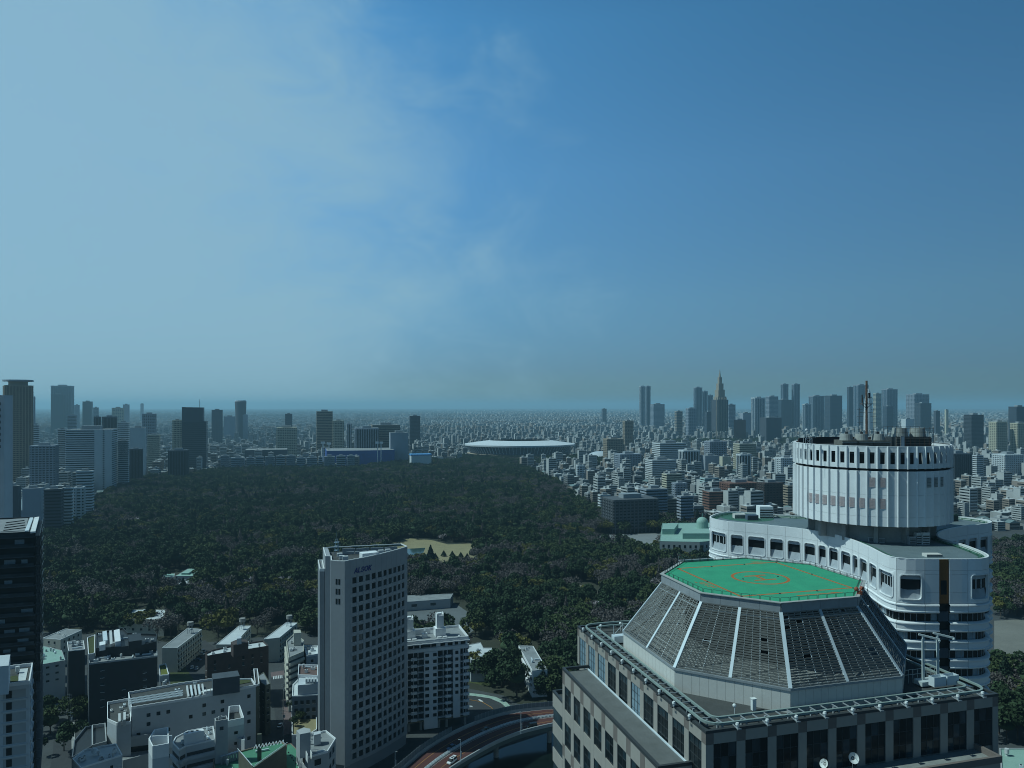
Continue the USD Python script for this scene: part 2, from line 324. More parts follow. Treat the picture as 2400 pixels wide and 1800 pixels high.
# lower west wing and its end block
g = MB(GF); g.box(-5.55, -.02, 4.7, 50.4, 0, 91.9); g.box(-5.55, -.02, 50.4, 57, 0, 84.4); t.part('wing_wall', g, BEIGE)
t.part('terrace_floor', MB(GF).flat(sbox(-5.6, 4.6, -.05, 50.3), 91.95), M('terrace_slab', (.15, .155, .15), .9, c2=(.105, .11, .105), scale=.35))
t.part('terrace_floor', MB(GF).flat(sbox(-5.6, 50.8, -.05, 57), 84.45), ROOFD)
g = MB(GF); g.box(-6.05, -5.5, 4.2, 50.55, 92.3, 92.85); g.box(-5.5, 0, 4.2, 4.7, 92.3, 92.85); g.box(-5.5, 0, 50.1, 50.55, 92.3, 92.85); t.part('terrace_cap', g, DARKM)
g = MB(GF); g.box(-6.05, -5.5, 50.56, 57.3, 84.9, 85.35); g.box(-5.5, 0, 56.85, 57.3, 84.9, 85.35); t.part('terrace_cap', g, DARKM)
g = MB(GF); g.box(-6, -.02, 4.25, 4.7, 60, 92.28); t.part('wing_end_wall', g, BEIGE)
t.part('flashing', MB(GF).box(-.35, -.06, 4.8, 50.2, 91.97, 92.2), STEEL)
rows = [(89.4, 84.2), (81.6, 76.4), (73.8, 68.6), (66.0, 60.8)]
for ri, (zt, zb) in enumerate(rows):
    up = 92.28 if ri == 0 else rows[ri - 1][1] - .02
    for k in range(9):
        a0 = 4.25 if k == 0 else 4.25 + .95 + (k - 1) * 5.7 + 3.9; a1 = 4.25 + .95 + k * 5.7 if k < 8 else 50.5
        a1 = min(a1, 50.5); b = MB(GF)
        t.part('pier', b.box(-6, -5.55, a0 + .02, a1 - .02, zb, zt - .02), BEIGE)
        t.part('pier_cap', MB(GF).box(-6.004, -5.55, a0 + .02, a1 - .02, zt, up), BEIGED if ri == 0 or ri == 2 else BEIGE)
        if k < 8:
            t.part('lintel_panel', MB(GF).box(-6, -5.55, a1 + .02, a1 + 3.88, zt, up), BEIGE)
            if ri < 2: win3(MB, 'L', k, a1, min(a1 + 3.9, 50.4), zb, zt, (lambda i, j, k=k: GLB if (i + 2 * j + k) % 3 == 0 else GLD), -5.78, 2, 3)
            else: t.part('window', MB(GF).box(-5.8, -5.6, a1, min(a1 + 3.9, 50.4), zb, zt), GLD)
for ri in range(4):
    zt = 81.8 - ri * 6.2
    t.part('lintel_panel', MB(GF).box(-6, -5.55, 50.56, 57.25, zt, (84.88 if ri == 0 else zt + 3.1)), BEIGE)
    t.part('window', MB(GF).box(-5.85, -5.6, 50.6, 57.2, zt - 3.1, zt), GLB)
# south terrace
t.part('south_terrace', MB(GF).box(18, 52.2, -4.9, -.02, 0, 90.45), BEIGE)
t.part('terrace_floor', MB(GF).flat(sbox(18.3, -4.6, 52, -.05), 90.5), M('terrace_pale', (.30, .305, .28), .9, c2=(.17, .175, .165), scale=.5))
g = MB(GF); g.box(17.9, 52.4, -5.1, -4.6, 90.4, 91.5); g.box(51.9, 52.4, -4.59, -.03, 90.4, 91.5); t.part('terrace_parapet', g, BEIGED)
# octagonal crown
def octa(c, h, ch): a, b = c - h, c + h; return [(a, b - ch), (a, a + ch), (a + ch, a), (b - ch, a), (b, a + ch), (b, b - ch), (b - ch, b), (a + ch, b)]
OB, OT = octa(29.4, 25.3, 14), octa(29.4, 18.0, 10.0)
ZB0, ZB1, ZT0, ZT1 = 98.66, 102.45, 113.45, 115.05
g = MB(GF); g.prism(octa(29.4, 24.9, 13.8), ZB0, ZB1); t.part('crown_base', g, CONC)
for e in range(8):
    a, b = np.array(OB[e]), np.array(OB[(e + 1) % 8]); L = np.linalg.norm(b - a); d = (b - a) / L; nn = np.array([d[1], -d[0]])
    if e in (0, 1, 2, 3):
        n = int(round(L / 1.55))
        for i in range(n):
            p, q = a + d * (L * i / n + .02), a + d * (L * (i + 1) / n - .02)
            lo = [(*p, ZB0), (*q, ZB0), (*(q - nn * .3), ZB0), (*(p - nn * .3), ZB0)]
            t.part('wall_panel', MB(GF).hexa(lo, [(x, y, ZB1) for x, y, _ in lo]), PANELW)
    else:
        lo = [(*a, ZB0), (*b, ZB0), (*(b - nn * .3), ZB0), (*(a - nn * .3), ZB0)]
        t.part('wall_panel', MB(GF).hexa(lo, [(x, y, ZB1) for x, y, _ in lo]), PANELW)
g = MB(GF); ring = Polygon(octa(29.4, 25.5, 14.1)).difference(Polygon(octa(29.4, 24.0, 13.4))); g.prism(ring, ZB1 + .01, ZB1 + .4); t.part('base_rail', g, GREYM)
g = MB(GF); g.prism(octa(29.4, 13.5, 7), ZB1 + .02, ZT0 - .5); t.part('dark_void', g, BLACKIN)  # near-black block paints the dark void inside the crown
def lerp(a, b, s): return a + (b - a) * s
RB = random.Random(3)
for e in range(8):
    ba, bb = [np.array([*p, ZB1 + .4]) for p in (OB[e], OB[(e + 1) % 8])]; ta, tb = [np.array([*p, ZT0]) for p in (OT[e], OT[(e + 1) % 8])]
    up = (ta - ba + tb - bb) / 2; ed = bb - ba; nrm = np.cross(ed, up); nrm /= np.linalg.norm(nrm); hn = np.array([nrm[0], nrm[1], 0]); hn /= np.linalg.norm(hn); hn = hn if nrm[2] > 0 else -hn; nrm = nrm if nrm[2] > 0 else -nrm
    for half in (0, 1):
        s0, s1 = (.012, .488) if half == 0 else (.512, .988); sl = MB(GF)
        NS = 30
        zp = (ZT0 - ZB1 - .4) / NS
        for i in range(NS):
            v0 = (i + .1) / NS
            segs = 6
            for j in range(segs):
                if RB.random() < .012: continue
                u0, u1 = s0 + (s1 - s0) * (j + .012) / segs, s0 + (s1 - s0) * (j + .988) / segs
                hh = zp * (.98 if RB.random() < .06 else .80 + RB.uniform(-.04, .04)); o = RB.uniform(-.015, .015)
                P = lambda u, v: lerp(lerp(ba, bb, u), lerp(ta, tb, u), v) + hn * o
                a0, a1 = P(u0, v0), P(u1, v0); up_ = np.array([0, 0, hh]) + hn * .02
                sl.add([a0, a1, a1 + up_, a0 + up_, a0 - hn * .05, a1 - hn * .05, a1 + up_ - hn * .05, a0 + up_ - hn * .05], _BF)
        t.part('louver_panel', sl, LOUV, kind='stuff')
        dv = MB(GF)
        for j in range(1, 6):
            u = s0 + (s1 - s0) * j / 6; dv.bar(lerp(ba, bb, u) - nrm * .12, lerp(ta, tb, u) - nrm * .12, .05 if j != 3 else .09)
        for v in (.22, .45, .68, .9): dv.bar(lerp(lerp(ba, bb, s0), lerp(ta, tb, s0), v) - nrm * .2, lerp(lerp(ba, bb, s1), lerp(ta, tb, s1), v) - nrm * .2, .07)
        t.part('louver_frame', dv, STEEL)
    for sc_, w in ((0.0, .30), (.5, .27)):
        pb, pt = lerp(ba, bb, sc_), lerp(ta, tb, sc_)
        n2 = nrm if sc_ else None
        if sc_ == 0:
            pa_, pb_ = np.array([*OB[e - 1], ZB1 + .4]), np.array([*OT[e - 1], ZT0]); n1 = np.cross(ba - pa_, (pb_ - pa_)); n1 /= np.linalg.norm(n1); n2 = nrm + n1; n2 /= np.linalg.norm(n2)
        side = np.cross(pt - pb, n2); side /= np.linalg.norm(side)
        q = [pb - side * w, pb + side * w, pt + side * w, pt - side * w]
        t.part('rib', MB(GF).hexa([x - n2 * .12 for x in q], [x + n2 * .16 for x in q]), STEEL)
for e in range(8):
    a, b = np.array(OT[e]), np.array(OT[(e + 1) % 8]); L = np.linalg.norm(b - a); d = (b - a) / L; nn = np.array([d[1], -d[0]]); n = 4
    for i in range(n):
        p, q = a + d * (L * i / n + .02) + nn * .25, a + d * (L * (i + 1) / n - .02) + nn * .25
        lo = [(*p, ZT0 - .05), (*q, ZT0 - .05), (*(q - nn * .35), ZT0 - .05), (*(p - nn * .35), ZT0 - .05)]
        t.part('fascia_panel', MB(GF).hexa(lo, [(x, y, ZT1 - .02) for x, y, _ in lo]), GREYM if e in (0, 1) else GREYM)
g = MB(GF); g.prism(Polygon(octa(29.4, 18.45, 10.2)).difference(Polygon(octa(29.4, 17.75, 9.9))), ZT1 - .01, ZT1 + .12); t.part('deck_kerb', g, M('kerb_metal', (.40, .40, .37), .6, var=.15, scale=1))
DG = M('helipad_green', (.045, .36, .185), .75, c2=(.035, .27, .15), scale=.35, bump=.1)
OR = M('marking_orange', (.50, .13, .025), .8, c2=(.30, .14, .05), scale=1.5)
g = MB(GF); g.prism(octa(29.4, 17.74, 9.88), ZT0, ZT1 - .08); t.part('helipad_deck', g, DG)
zz = ZT1 - .075
g = MB(GF); g.flat(sbox(17.0, 17.3, 41.8, 42.1).difference(sbox(17.55, 17.85, 41.25, 41.55)), zz); t.part('deck_border', g, OR)
g = MB(GF); g.flat(Point(29.4, 29.6).buffer(5.75, quad_segs=16).difference(Point(29.4, 29.6).buffer(5.15, quad_segs=16)), zz); t.part('landing_circle', g, OR)
g = MB(GF); h = sbox(26.9, 27.4, 31.9, 28.1).union(sbox(26.9, 31.1, 31.9, 31.8)).union(sbox(29.05, 28.0, 29.75, 31.3)); g.flat(h, zz); t.part('landing_letter', g, OR)
g = MB(GF); g.flat(sbox(27.5, 15.0, 35.2, 15.45).union(Polygon([(35.2, 14.85), (38, 15.25), (35.2, 15.7)])), zz); t.part('deck_arrow', g, OR)
g = MB(GF)
for i, (l0, ln) in enumerate(((29.0, 1.3), (27.9, 1.5), (26.8, 1.5), (25.6, 1.5), (24.5, 1.1))): g.flat(sbox(16.75 - ln - .2, l0, 16.6, l0 + .28), zz)
for i in range(4): g.flat(sbox(14.6 + i * .5, 28.9 - i * 1.2, 14.85 + i * .5, 29.9 - i * 1.2), zz + .004)
t.part('deck_lettering', g, OR)
g = MB(GF)
for i in range(3): g.flat(sbox(36.2, 42.4 + i * .5, 39.5 - i * .6, 42.6 + i * .5), zz)
t.part('deck_lettering', g, OR)
g = MB(GF)   # low rail around the deck
for e in range(8):
    a, b = np.array(OT[e]), np.array(OT[(e + 1) % 8]); L = np.linalg.norm(b - a); n = 8
    c = np.array([29.4, 29.4]); a, b = c + (a - c) * .975, c + (b - c) * .975
    for i in range(n):
        p, q = lerp(a, b, (i + .06) / n), lerp(a, b, (i + .94) / n)
        g.bar([*p, ZT1], [*p, ZT1 + .75], .04); g.bar([*q, ZT1], [*q, ZT1 + .75], .04); g.bar([*p, ZT1 + .75], [*q, ZT1 + .75], .04)
t.part('deck_railing', g, DARKM)
g = MB(GF)
for k in range(12): g.cyl(17.2 + (k % 4) * 8.1, 17.2 + (k // 4) * 12.2, .18, zz, zz + .12, 8)
t.part('deck_light', g, DARKM)
g = MB(GF); g.cyl(39.2, 12.7, .5, ZT1 - .05, ZT1 + .6, 8); g.sphere([38.6, 12.9, ZT1 + 1.0], .42); g.sphere([39.7, 12.8, ZT1 + 1.1], .38); g.bar([39.2, 12.7, ZT1 + .5], [39.5, 12.4, ZT1 + 1.4], .13)
t.part('foam_monitor', g, M('monitor_red', (.30, .085, .045), .6))
g = MB(GF); g.bar([40.8, 12.6, ZT1], [40.8, 12.6, ZT1 + 2.4], .05, r2=.015); g.bar([40.5, 12.6, ZT1], [40.8, 12.6, ZT1 + 1], .03); g.bar([41.1, 12.6, ZT1], [40.8, 12.6, ZT1 + 1], .03); t.part('lightning_rod', g, DARKM)
g = MB(GF); g.box(20.5, 29, 47.1, 47.7, ZT1 + .15, ZT1 + .4); g.bar([20.5, 47.6, ZT1 + .2], [20.5, 47.6, ZT1 + 1.3], .05); g.bar([20.5, 47.6, ZT1 + 1.3], [22.5, 47.6, ZT1 + .4], .05); g.bar([24, 47.6, ZT1 + .3], [20.5, 47.6, ZT1 + 2], .04)
t.part('net_catwalk', g, GREYM)
# gondola track
RAIL = M('track_green', (.30, .37, .34), .5, c2=(.2, .25, .23), scale=.8)
def rloop(o, rad, n=6):
    q = sbox(o + rad, o + rad, S - o - rad, S - o - rad).buffer(rad, quad_segs=n); return np.array(q.exterior.coords)[:-1]
for o, rad in ((.95, 2.6), (3.1, 1.4)):
    g = MB(GF); c = rloop(o, rad)
    if not Polygon(c).exterior.is_ccw: c = c[::-1]
    g.sweep(c, [(-.17, 99.75), (.17, 99.75), (.17, 100.1), (-.17, 100.1), (-.17, 99.75)]); t.part('gondola_track', g, RAIL)
for side in (0, 1):
    for k in range(24):
        q = 3.6 + k * 2.17; g = MB(GF)
        bxs = (lambda a0, a1, b0, b1, z0, z1: g.box(a0, a1, b0, b1, z0, z1)) if side else (lambda a0, a1, b0, b1, z0, z1: g.box(b0, b1, a0, a1, z0, z1))
        bxs(q - .09, q + .09, 1.1, 2.95, 99.85, 99.98)
        if k % 2 == 0: bxs(q - .5, q - .2, 1.9, 2.2, 98.66, 99.85); bxs(q - .3, q - .05, .85, 1.05, 98.66, 99.76)
        t.part('track_sleeper', g, GREYM)
FLD = M('lamp_white', (.72, .73, .70), .5)
for side in (0, 1):
    for k in range(10):
        q = 4.4 + k * 5.35 if side == 0 else 5.2 + k * 5.35; g = MB(GF); b = MB(GF)
        P = (lambda u, o, z: [o, u, z]) if side == 0 else (lambda u, o, z: [u, o, z])
        g.bar(P(q, .9, 99.75), P(q, -.75, 99.5), .10); g.bar(P(q + .45, .9, 99.75), P(q + .45, -.75, 99.5), .08); g.bar(P(q - .1, -.7, 99.5), P(q + .6, -.7, 99.5), .12)
        lp = t.part('floodlight', g, GREYM if side else DARKM)
        b.sphere(P(q + .1, -.35, 100.12), .3); b.bar(P(q + .1, -.35, 99.6), P(q + .1, -.35, 100.4), .16, 6, .26)
        t.part('lamp_head', b, FLD, parent=lp)
for i, (r, l) in enumerate(((8.5, 5.6), (54.6, 22), (54.8, 34), (4, 53), (9, 53.5))):
    g = MB(GF); g.bar([r, l, 98.7], [r, l, 100.2], .07); g.sphere([r, l, 100.45], .33); t.part('vent_head', g, FLD)
g = MB(GF); g.box(12.6, 13.3, 6.6, 7.2, 98.7, 100.6); g.box(12.5, 13.4, 6.5, 7.3, 100.6, 100.7); t.part('meter_box', g, FLD)
t.part('roof_gutter', MB(GF).box(9, 40, 3.6, 3.75, 98.7, 98.85), STEEL)
# window-cleaning crane and cradles on the roof
CRN = M('crane_paint', (.50, .55, .54), .5, var=.15, scale=1)
c = T('roof_crane', 'tall pale steel window cleaning crane with two masts on the brown tower roof', 'crane', (*lxy(51, 7.5), 98.7))
for dx in (0, 3.3):
    r0 = 49.6 + dx; g = MB(GF)
    g.bar([r0, 8.6, 99.3], [r0 + .9, 9.6, 107.4], .26); g.bar([r0 - .35, 8.4, 99.3], [r0 + .55, 9.4, 106.9], .07)
    c.part('mast', g, CRN)
    g = MB(GF); g.bar([r0 + .2, 9.9, 107.6], [r0 + 3.3, 8.2, 106.9], .22); g.sphere([r0 + 3.2, 8.2, 106.7], .25); c.part('jib', g, CRN)
g = MB(GF); g.bar([49.9, 8.9, 102.6], [53.4, 8.9, 103.0], .12); c.part('brace', g, CRN)
g = MB(GF); g.box(48.2, 52.6, 7.4, 9.4, 98.9, 99.7); c.part('carriage', g, CRN)
g = MB(GF)
for r in np.arange(46.5, 54.6, 1.0):
    g.bar([r, 9.9, 98.7], [r, 9.9, 101.2], .04)
g.bar([46.5, 9.9, 101.2], [54.5, 9.9, 101.2], .04); g.bar([46.5, 9.9, 100.3], [54.5, 9.9, 100.3], .04); c.part('guard_rail', g, CRN)
for i, r in enumerate((49.1, 52.0)):
    g = MB(GF); a = (r, r + 2.6, 5.6, 6.9)
    g.box(a[0], a[1], a[2], a[2] + .06, 99.4, 101.1); g.box(a[0], a[1], a[3] - .06, a[3], 99.4, 101.1); g.box(a[0], a[0] + .06, a[2] + .06, a[3] - .06, 99.4, 101.1); g.box(a[1] - .06, a[1], a[2] + .06, a[3] - .06, 99.4, 101.1); g.box(a[0] + .06, a[1] - .06, a[2] + .06, a[3] - .06, 99.4, 99.5)
    cr = c.part('cradle', g, STEEL)
c2 = T('cleaning_cradle', 'small pale cradle with rail frame on the far left roof corner of the brown tower', 'cradle', (*lxy(6, 46), 98.7))
g = MB(GF); g.box(3.9, 8.4, 45.0, 46.6, 98.9, 100.4); c2.part('basket', g, STEEL)
g = MB(GF)
for r in (4.1, 6.2, 8.2): g.bar([r, 45.8, 100.4], [r, 45.8, 102.6 if r != 6.2 else 103], .06)
g.bar([4.1, 45.8, 100.5], [6.2, 45.8, 102.6], .05); g.bar([8.2, 45.8, 100.5], [6.2, 45.8, 102.6], .05); c2.part('frame', g, STEEL)
for i, (U, V, Y, d, lab) in enumerate(((2000, 1777, 119.5, 1.75, 'larger pale dish antenna on the lower front terrace of the brown tower'), (1932, 1790, 118.5, 1.45, 'smaller white dish antenna turned sideways left of the larger terrace dish'))):
    p = at(U, V, Y); m = T('satellite_dish', lab, 'dish', (p[0], p[1] + .4, 90.5), 'dishes on the lower terrace')
    g = MB(); g.bar([p[0], p[1] + .4, 90.5], [p[0], p[1] + .2, p[2]], .06); m.part('pole', g, GREYM)
    th = np.linspace(0, 2 * np.pi, 17)[:-1]; axis = np.array([-.75, -.45, .5]) if i else np.array([.1, -.9, .45]); axis /= np.linalg.norm(axis)
    a = np.cross(axis, [0, 0, 1]); a /= np.linalg.norm(a); b = np.cross(axis, a); vs = [p - axis * .22]; fs = []
    for k, (rr, dd) in enumerate(((.35, -.15), (.7, .0), (1.0, .2))):
        vs += [p + (a * math.cos(x) + b * math.sin(x)) * rr * d / 2 + axis * dd * .9 for x in th]
    for j in range(16): fs.append([0, 1 + j, 1 + (j + 1) % 16])
    for k in range(2):
        for j in range(16): q0, q1, q2, q3 = 1 + k * 16 + j, 1 + k * 16 + (j + 1) % 16, 17 + k * 16 + (j + 1) % 16, 17 + k * 16 + j; fs += [[q0, q1, q2], [q0, q2, q3]]
    g = MB(); g.add(vs, fs); m.part('reflector', g, FLD, smooth=True)
    g = MB(); g.bar(p - b * .6, p + axis * .75, .03); g.sphere(p + axis * .75, .09); m.part('feed_arm', g, GREYM)
# ---------------------------------------------------------------- white curved hotel with the round drum
ZP = 107.2
GREENR = M('green_roof', (.06, .17, .12), .8, c2=(.035, .10, .075), scale=.3)
ROOFB = M('bluegrey_roof', (.16, .20, .21), .6, c2=(.11, .145, .155), scale=.25)
WBAY = M('white_bay_panel', (.78, .78, .77), .5, var=.06, scale=.2)
SILL = M('sloped_sill', (.42, .45, .47), .6, var=.2, scale=.6)
PINK = M('faded_louver', (.46, .37, .36), .8, var=.15, scale=1)
LGREY = M('grey_louver', (.27, .28, .265), .8, var=.15, scale=1)
ORB = M('orange_cladding', (.24, .095, .02), .6, var=.2, scale=.5)
o_px = [(1662, 1211), (1665, 1214.7), (1684, 1219.5), (1710.4, 1223.3), (1751.6, 1226.7), (1794.6, 1230.8), (1835.8, 1234.6), (1877, 1239.4), (1911.4, 1244.6), (1944, 1250), (1971.5, 1257), (2000.7, 1266.2), (2033.3, 1280), (2055.7, 1292), (2074, 1301.5), (2096.9, 1307.6), (2125, 1309.8), (2163.9, 1310.6), (2198, 1310.6), (2229, 1310.6), (2265, 1310.6), (2296, 1310.0), (2313, 1308), (2320, 1303.8), (2313, 1297.5), (2292.7, 1288.6), (2258, 1275.6), (2222, 1267.0), (2203, 1261.0), (2197, 1254), (2203, 1246.5), (2224, 1239.5), (2258, 1233.8), (2292.7, 1229.7), (2318, 1227.0), (2327, 1223.5), (2320, 1220), (2303, 1217), (2270, 1212.5), (2240, 1209.5), (2180, 1206.5), (2090, 1205), (1990, 1208), (1910, 1209.8), (1873.6, 1208.9), (1820, 1205.5), (1772, 1202.4), (1735, 1199.8), (1705, 1199.2), (1685, 1202), (1672, 1206)]
OUT = smoothed([gp(u, v, ZP)[:2] for u, v in o_px], closed=True, it=2)
if Polygon(OUT).exterior.is_ccw is False: OUT = OUT[::-1]
PO = Polygon(OUT).buffer(0)
h = T('curved_hotel', 'white curved hotel with rounded window bays and a big ribbed drum on its roof', 'hotel', (123, 255, 0))
g = MB(); g.prism(PO.buffer(-1.1), 20, 103.4); h.part('glazing_core', g, GLD)
h.part('base_wall', MB().prism(PO.buffer(-.3), 0, 20), WHITE2)
i0 = int(np.argmin(np.linalg.norm(OUT - gp(1640, 1207, ZP)[:2], axis=1))); ring = np.vstack([np.roll(OUT, -i0, 0), OUT[i0:i0 + 1]])
CV = Curve(ring)
def sU(u, v): return CV.near(gp(u, v, ZP)[:2])
jx = [(1665, 1214.7), (1710.4, 1223.3), (1751.6, 1226.7), (1794.6, 1230.8), (1836.5, 1234.6), (1877, 1239.4), (1912.4, 1244.6), (1943, 1250), (1971.5, 1257), (1997, 1265), (2016, 1272.5), (2035, 1281), (2056, 1292), (2098, 1307.8), (2164.5, 1310.6), (2198.5, 1310.6), (2229, 1310.6), (2265, 1310.6), (2319, 1305)]
js = [sU(*q) for q in jx]
kinds = ['win'] * 14 + ['plain', 'orange', 'plain', 'win']
# the bays of the hidden and far sides, evenly spaced
rest = np.linspace(js[-1], CV.L + js[0], int((CV.L + js[0] - js[-1]) / 6.3))
for a, b in zip(rest[:-1], rest[1:]): js.append(b); kinds.append('win')
CV2 = Curve(np.vstack([ring, ring[1:]]))
ZA, ZB, ZC = 94.7, 103.9, ZP
for i, kd in enumerate(kinds):
    a, b = js[i] + .05, js[i + 1] - .05; w = b - a
    if w < 1: continue
    vis = i < 18 or 20 <= i < 34
    if kd == 'orange':
        g = MB(); wrap(g, sbox(a, ZA, b, ZC - .3), CV2, -.9, -.35); h.part('orange_strip', g, ORB)
        g = MB(); wrap(g, sbox(a + w * .2, 97.2, b - w * .2, 101.2), CV2, -.4, -.3); h.part('window', g, GLD)
        for fz in range(8):
            g = MB(); wrap(g, sbox(a, ZA - 5.12 * fz - 5.0, b, ZA - 5.12 * fz - 2.3), CV2, -.9, -.4); h.part('recess_panel', g, M('recess_blue', (.06, .08, .10), .6))
        continue
    g = MB(); wrap(g, sbox(a, ZB + .06, b, ZC), CV2, -.45, .0); h.part('parapet_panel', g, WBAY)
    body = sbox(a, ZA + .05, b, ZB)
    if kd == 'win':
        wide = w > 9; m0 = .13 * w if not wide else .11 * w; r = .75
        hole = rrect(a + m0, 95.9, b - m0, 102.6, min(r, w * .2)); 
        g = MB(); wrap(g, body.difference(hole), CV2, -.45, .0); bp = h.part('bay_panel', g, WBAY)
        rim = rrect(a + m0 - .22, 95.68, b - m0 + .22, 102.82, min(r, w * .2) + .1).difference(hole); g = MB(); wrap(g, rim, CV2, .002, .16); h.part('window_surround', g, WBAY, parent=bp)
        g = MB(); wrap(g, sbox(a + m0 - .1, 101.35, b - m0 + .1, 102.7), CV2, -.9, -.62); wp = h.part('window_head', g, SILL)
        g = MB(); x0, x1 = a + m0 - .1, b - m0 + .1; n = max(2, int((x1 - x0) / 2)); xs = np.linspace(x0, x1, n)
        pa, pb = CV2.at(xs, np.full(n, -.92)), CV2.at(xs, np.full(n, -.30)); v = np.vstack([np.c_[pa, np.full(n, 98.6)], np.c_[pb, np.full(n, 95.8)]]); k = np.arange(n - 1)
        g.add(v, np.vstack([np.c_[k, k + n, k + n + 1], np.c_[k, k + n + 1, k + 1]])); h.part('sloped_sill', g, SILL)
        g = MB(); wrap(g, sbox(x0, 98.4, x1, 101.4), CV2, -1.06, -.98); gl = h.part('window', g, GLD)
        nm = 4 if wide else 3 if i in (0, 12, 17) else 1
        if vis and nm > 1:
            for q in range(1, nm):
                x = lerp(x0, x1, q / nm); g = MB(); wrap(g, sbox(x - .1, 98.5, x + .1, 101.4), CV2, -.99, -.85); h.part('mullion', g, WHITE, parent=gl)
    else:
        for z0, z1 in ((ZA + .05, 97.9), (97.96, 102.9), (102.96, ZB)):
            g = MB(); wrap(g, sbox(a, z0, b, z1), CV2, -.45, .0); h.part('bay_panel', g, WBAY)
# spandrel bands of the lower floors, split at the same joints
for fz in range(15):
    zt = ZA - .05 - 5.12 * fz; zb = zt - 2.9 if fz else ZA - 2.75
    for i, kd in enumerate(kinds):
        if kd == 'orange': continue
        if fz > 6 and i > 18: continue
        a, b = js[i] + .04, js[i + 1] - .04
        if b - a < 1: continue
        n = max(2, int((b - a) / 1.3)); xs = np.linspace(a, b, n); g = MB(); vv = []
        prof = [(-.9, zb), (-.15, zb), (.28, zb + .3), (.32, zb + .55), (.05, zb + .75), (.05, zt - .75), (.32, zt - .55), (.28, zt - .3), (-.15, zt), (-.9, zt)]
        for o, z in prof: vv.append(np.c_[CV2.at(xs, np.full(n, o)), np.full(n, z)])
        k = np.arange(n - 1); f = []
        for q in range(len(prof) - 1): f += [np.c_[q * n + k, q * n + k + 1, (q + 1) * n + k + 1], np.c_[q * n + k, (q + 1) * n + k + 1, (q + 1) * n + k]]
        g.add(np.vstack(vv), np.vstack(f)); h.part('spandrel_band', g, WBAY, smooth=35)
        if fz < 6 and i < 18 and b - a > 3:   # window posts and drawn curtains behind the ribbon
            g = MB()
            for q in range(int((b - a) / 1.7)):
                x = a + .4 + q * 1.7; wrap(g, sbox(x, zb - 2.25, x + .14, zb), CV2, -1.08, -.92)
            h.part('window_posts', g, GREYM, kind='stuff')
            if (i + fz) % 2 == 0:
                g = MB(); x = a + .5 + ((i * 5 + fz * 3) % 4) * .8; wrap(g, sbox(x, zb - 2.2, min(b, x + 2.6), zb), CV2, -1.09, -1.02); h.part('curtain', g, GLL)
# roof of the arms
g = MB(); g.flat(PO.buffer(-.45), 106.3); h.part('roof_deck', g, GREENR)
g = MB(); g.flat(PO.buffer(-2.4).difference(Point(92, 290).buffer(10)), 106.34); h.part('roof_sheet', g, ROOFB)
g = MB(); g.prism(PO.buffer(-.02).difference(PO.buffer(-.5)), ZP, ZP + .12); h.part('parapet_cap', g, WHITE)
g = MB(); RGRN = M('green_rail', (.05, .16, .10), .6, var=.2, scale=1)
for o in (1.2, 2.2):
    c = np.array(PO.buffer(-o).exterior.coords); g.path([(x, y, 106.85) for x, y in c[::2]], .11)
c = np.array(PO.buffer(-1.7).exterior.coords)[::3]
for x, y in c: g.box(x - .12, x + .12, y - .12, y + .12, 106.3, 106.8)
h.part('gondola_track', g, RGRN)
DX, DY, DR = (2037.5 - 1200) / F * 255, 255.0, 165.5 / F * 255
DX, DY = 123.2, 255.0
def ang(i): return -math.pi / 2 + i * 2 * math.pi / 52
g = MB(); g.cyl(DX, DY, DR - 6.5, 106.3, 112.6, 40); h.part('drum_neck', g, CONC)
for i in range(0, 52, 4): a = ang(i + 1); h.part('neck_rib', MB().cbox(DX + (DR - 5.6) * math.cos(a), DY + (DR - 5.6) * math.sin(a), 2.4, 1.2, 106.3, 112.5, a), CONC)
g = MB(); g.cyl(DX, DY, DR - .6, 112.25, 112.6, 52); h.part('drum_soffit', g, M('drum_soffit', (.5, .5, .5), .8))
g = MB(); g.cyl(DX, DY, DR - .8, 112.5, 136.3, 52); h.part('drum_core', g, BLACKIN)
DC = Curve([(DX + DR * math.cos(x), DY + DR * math.sin(x)) for x in np.linspace(-np.pi, np.pi, 313)]); per = 2 * math.pi * DR / 52
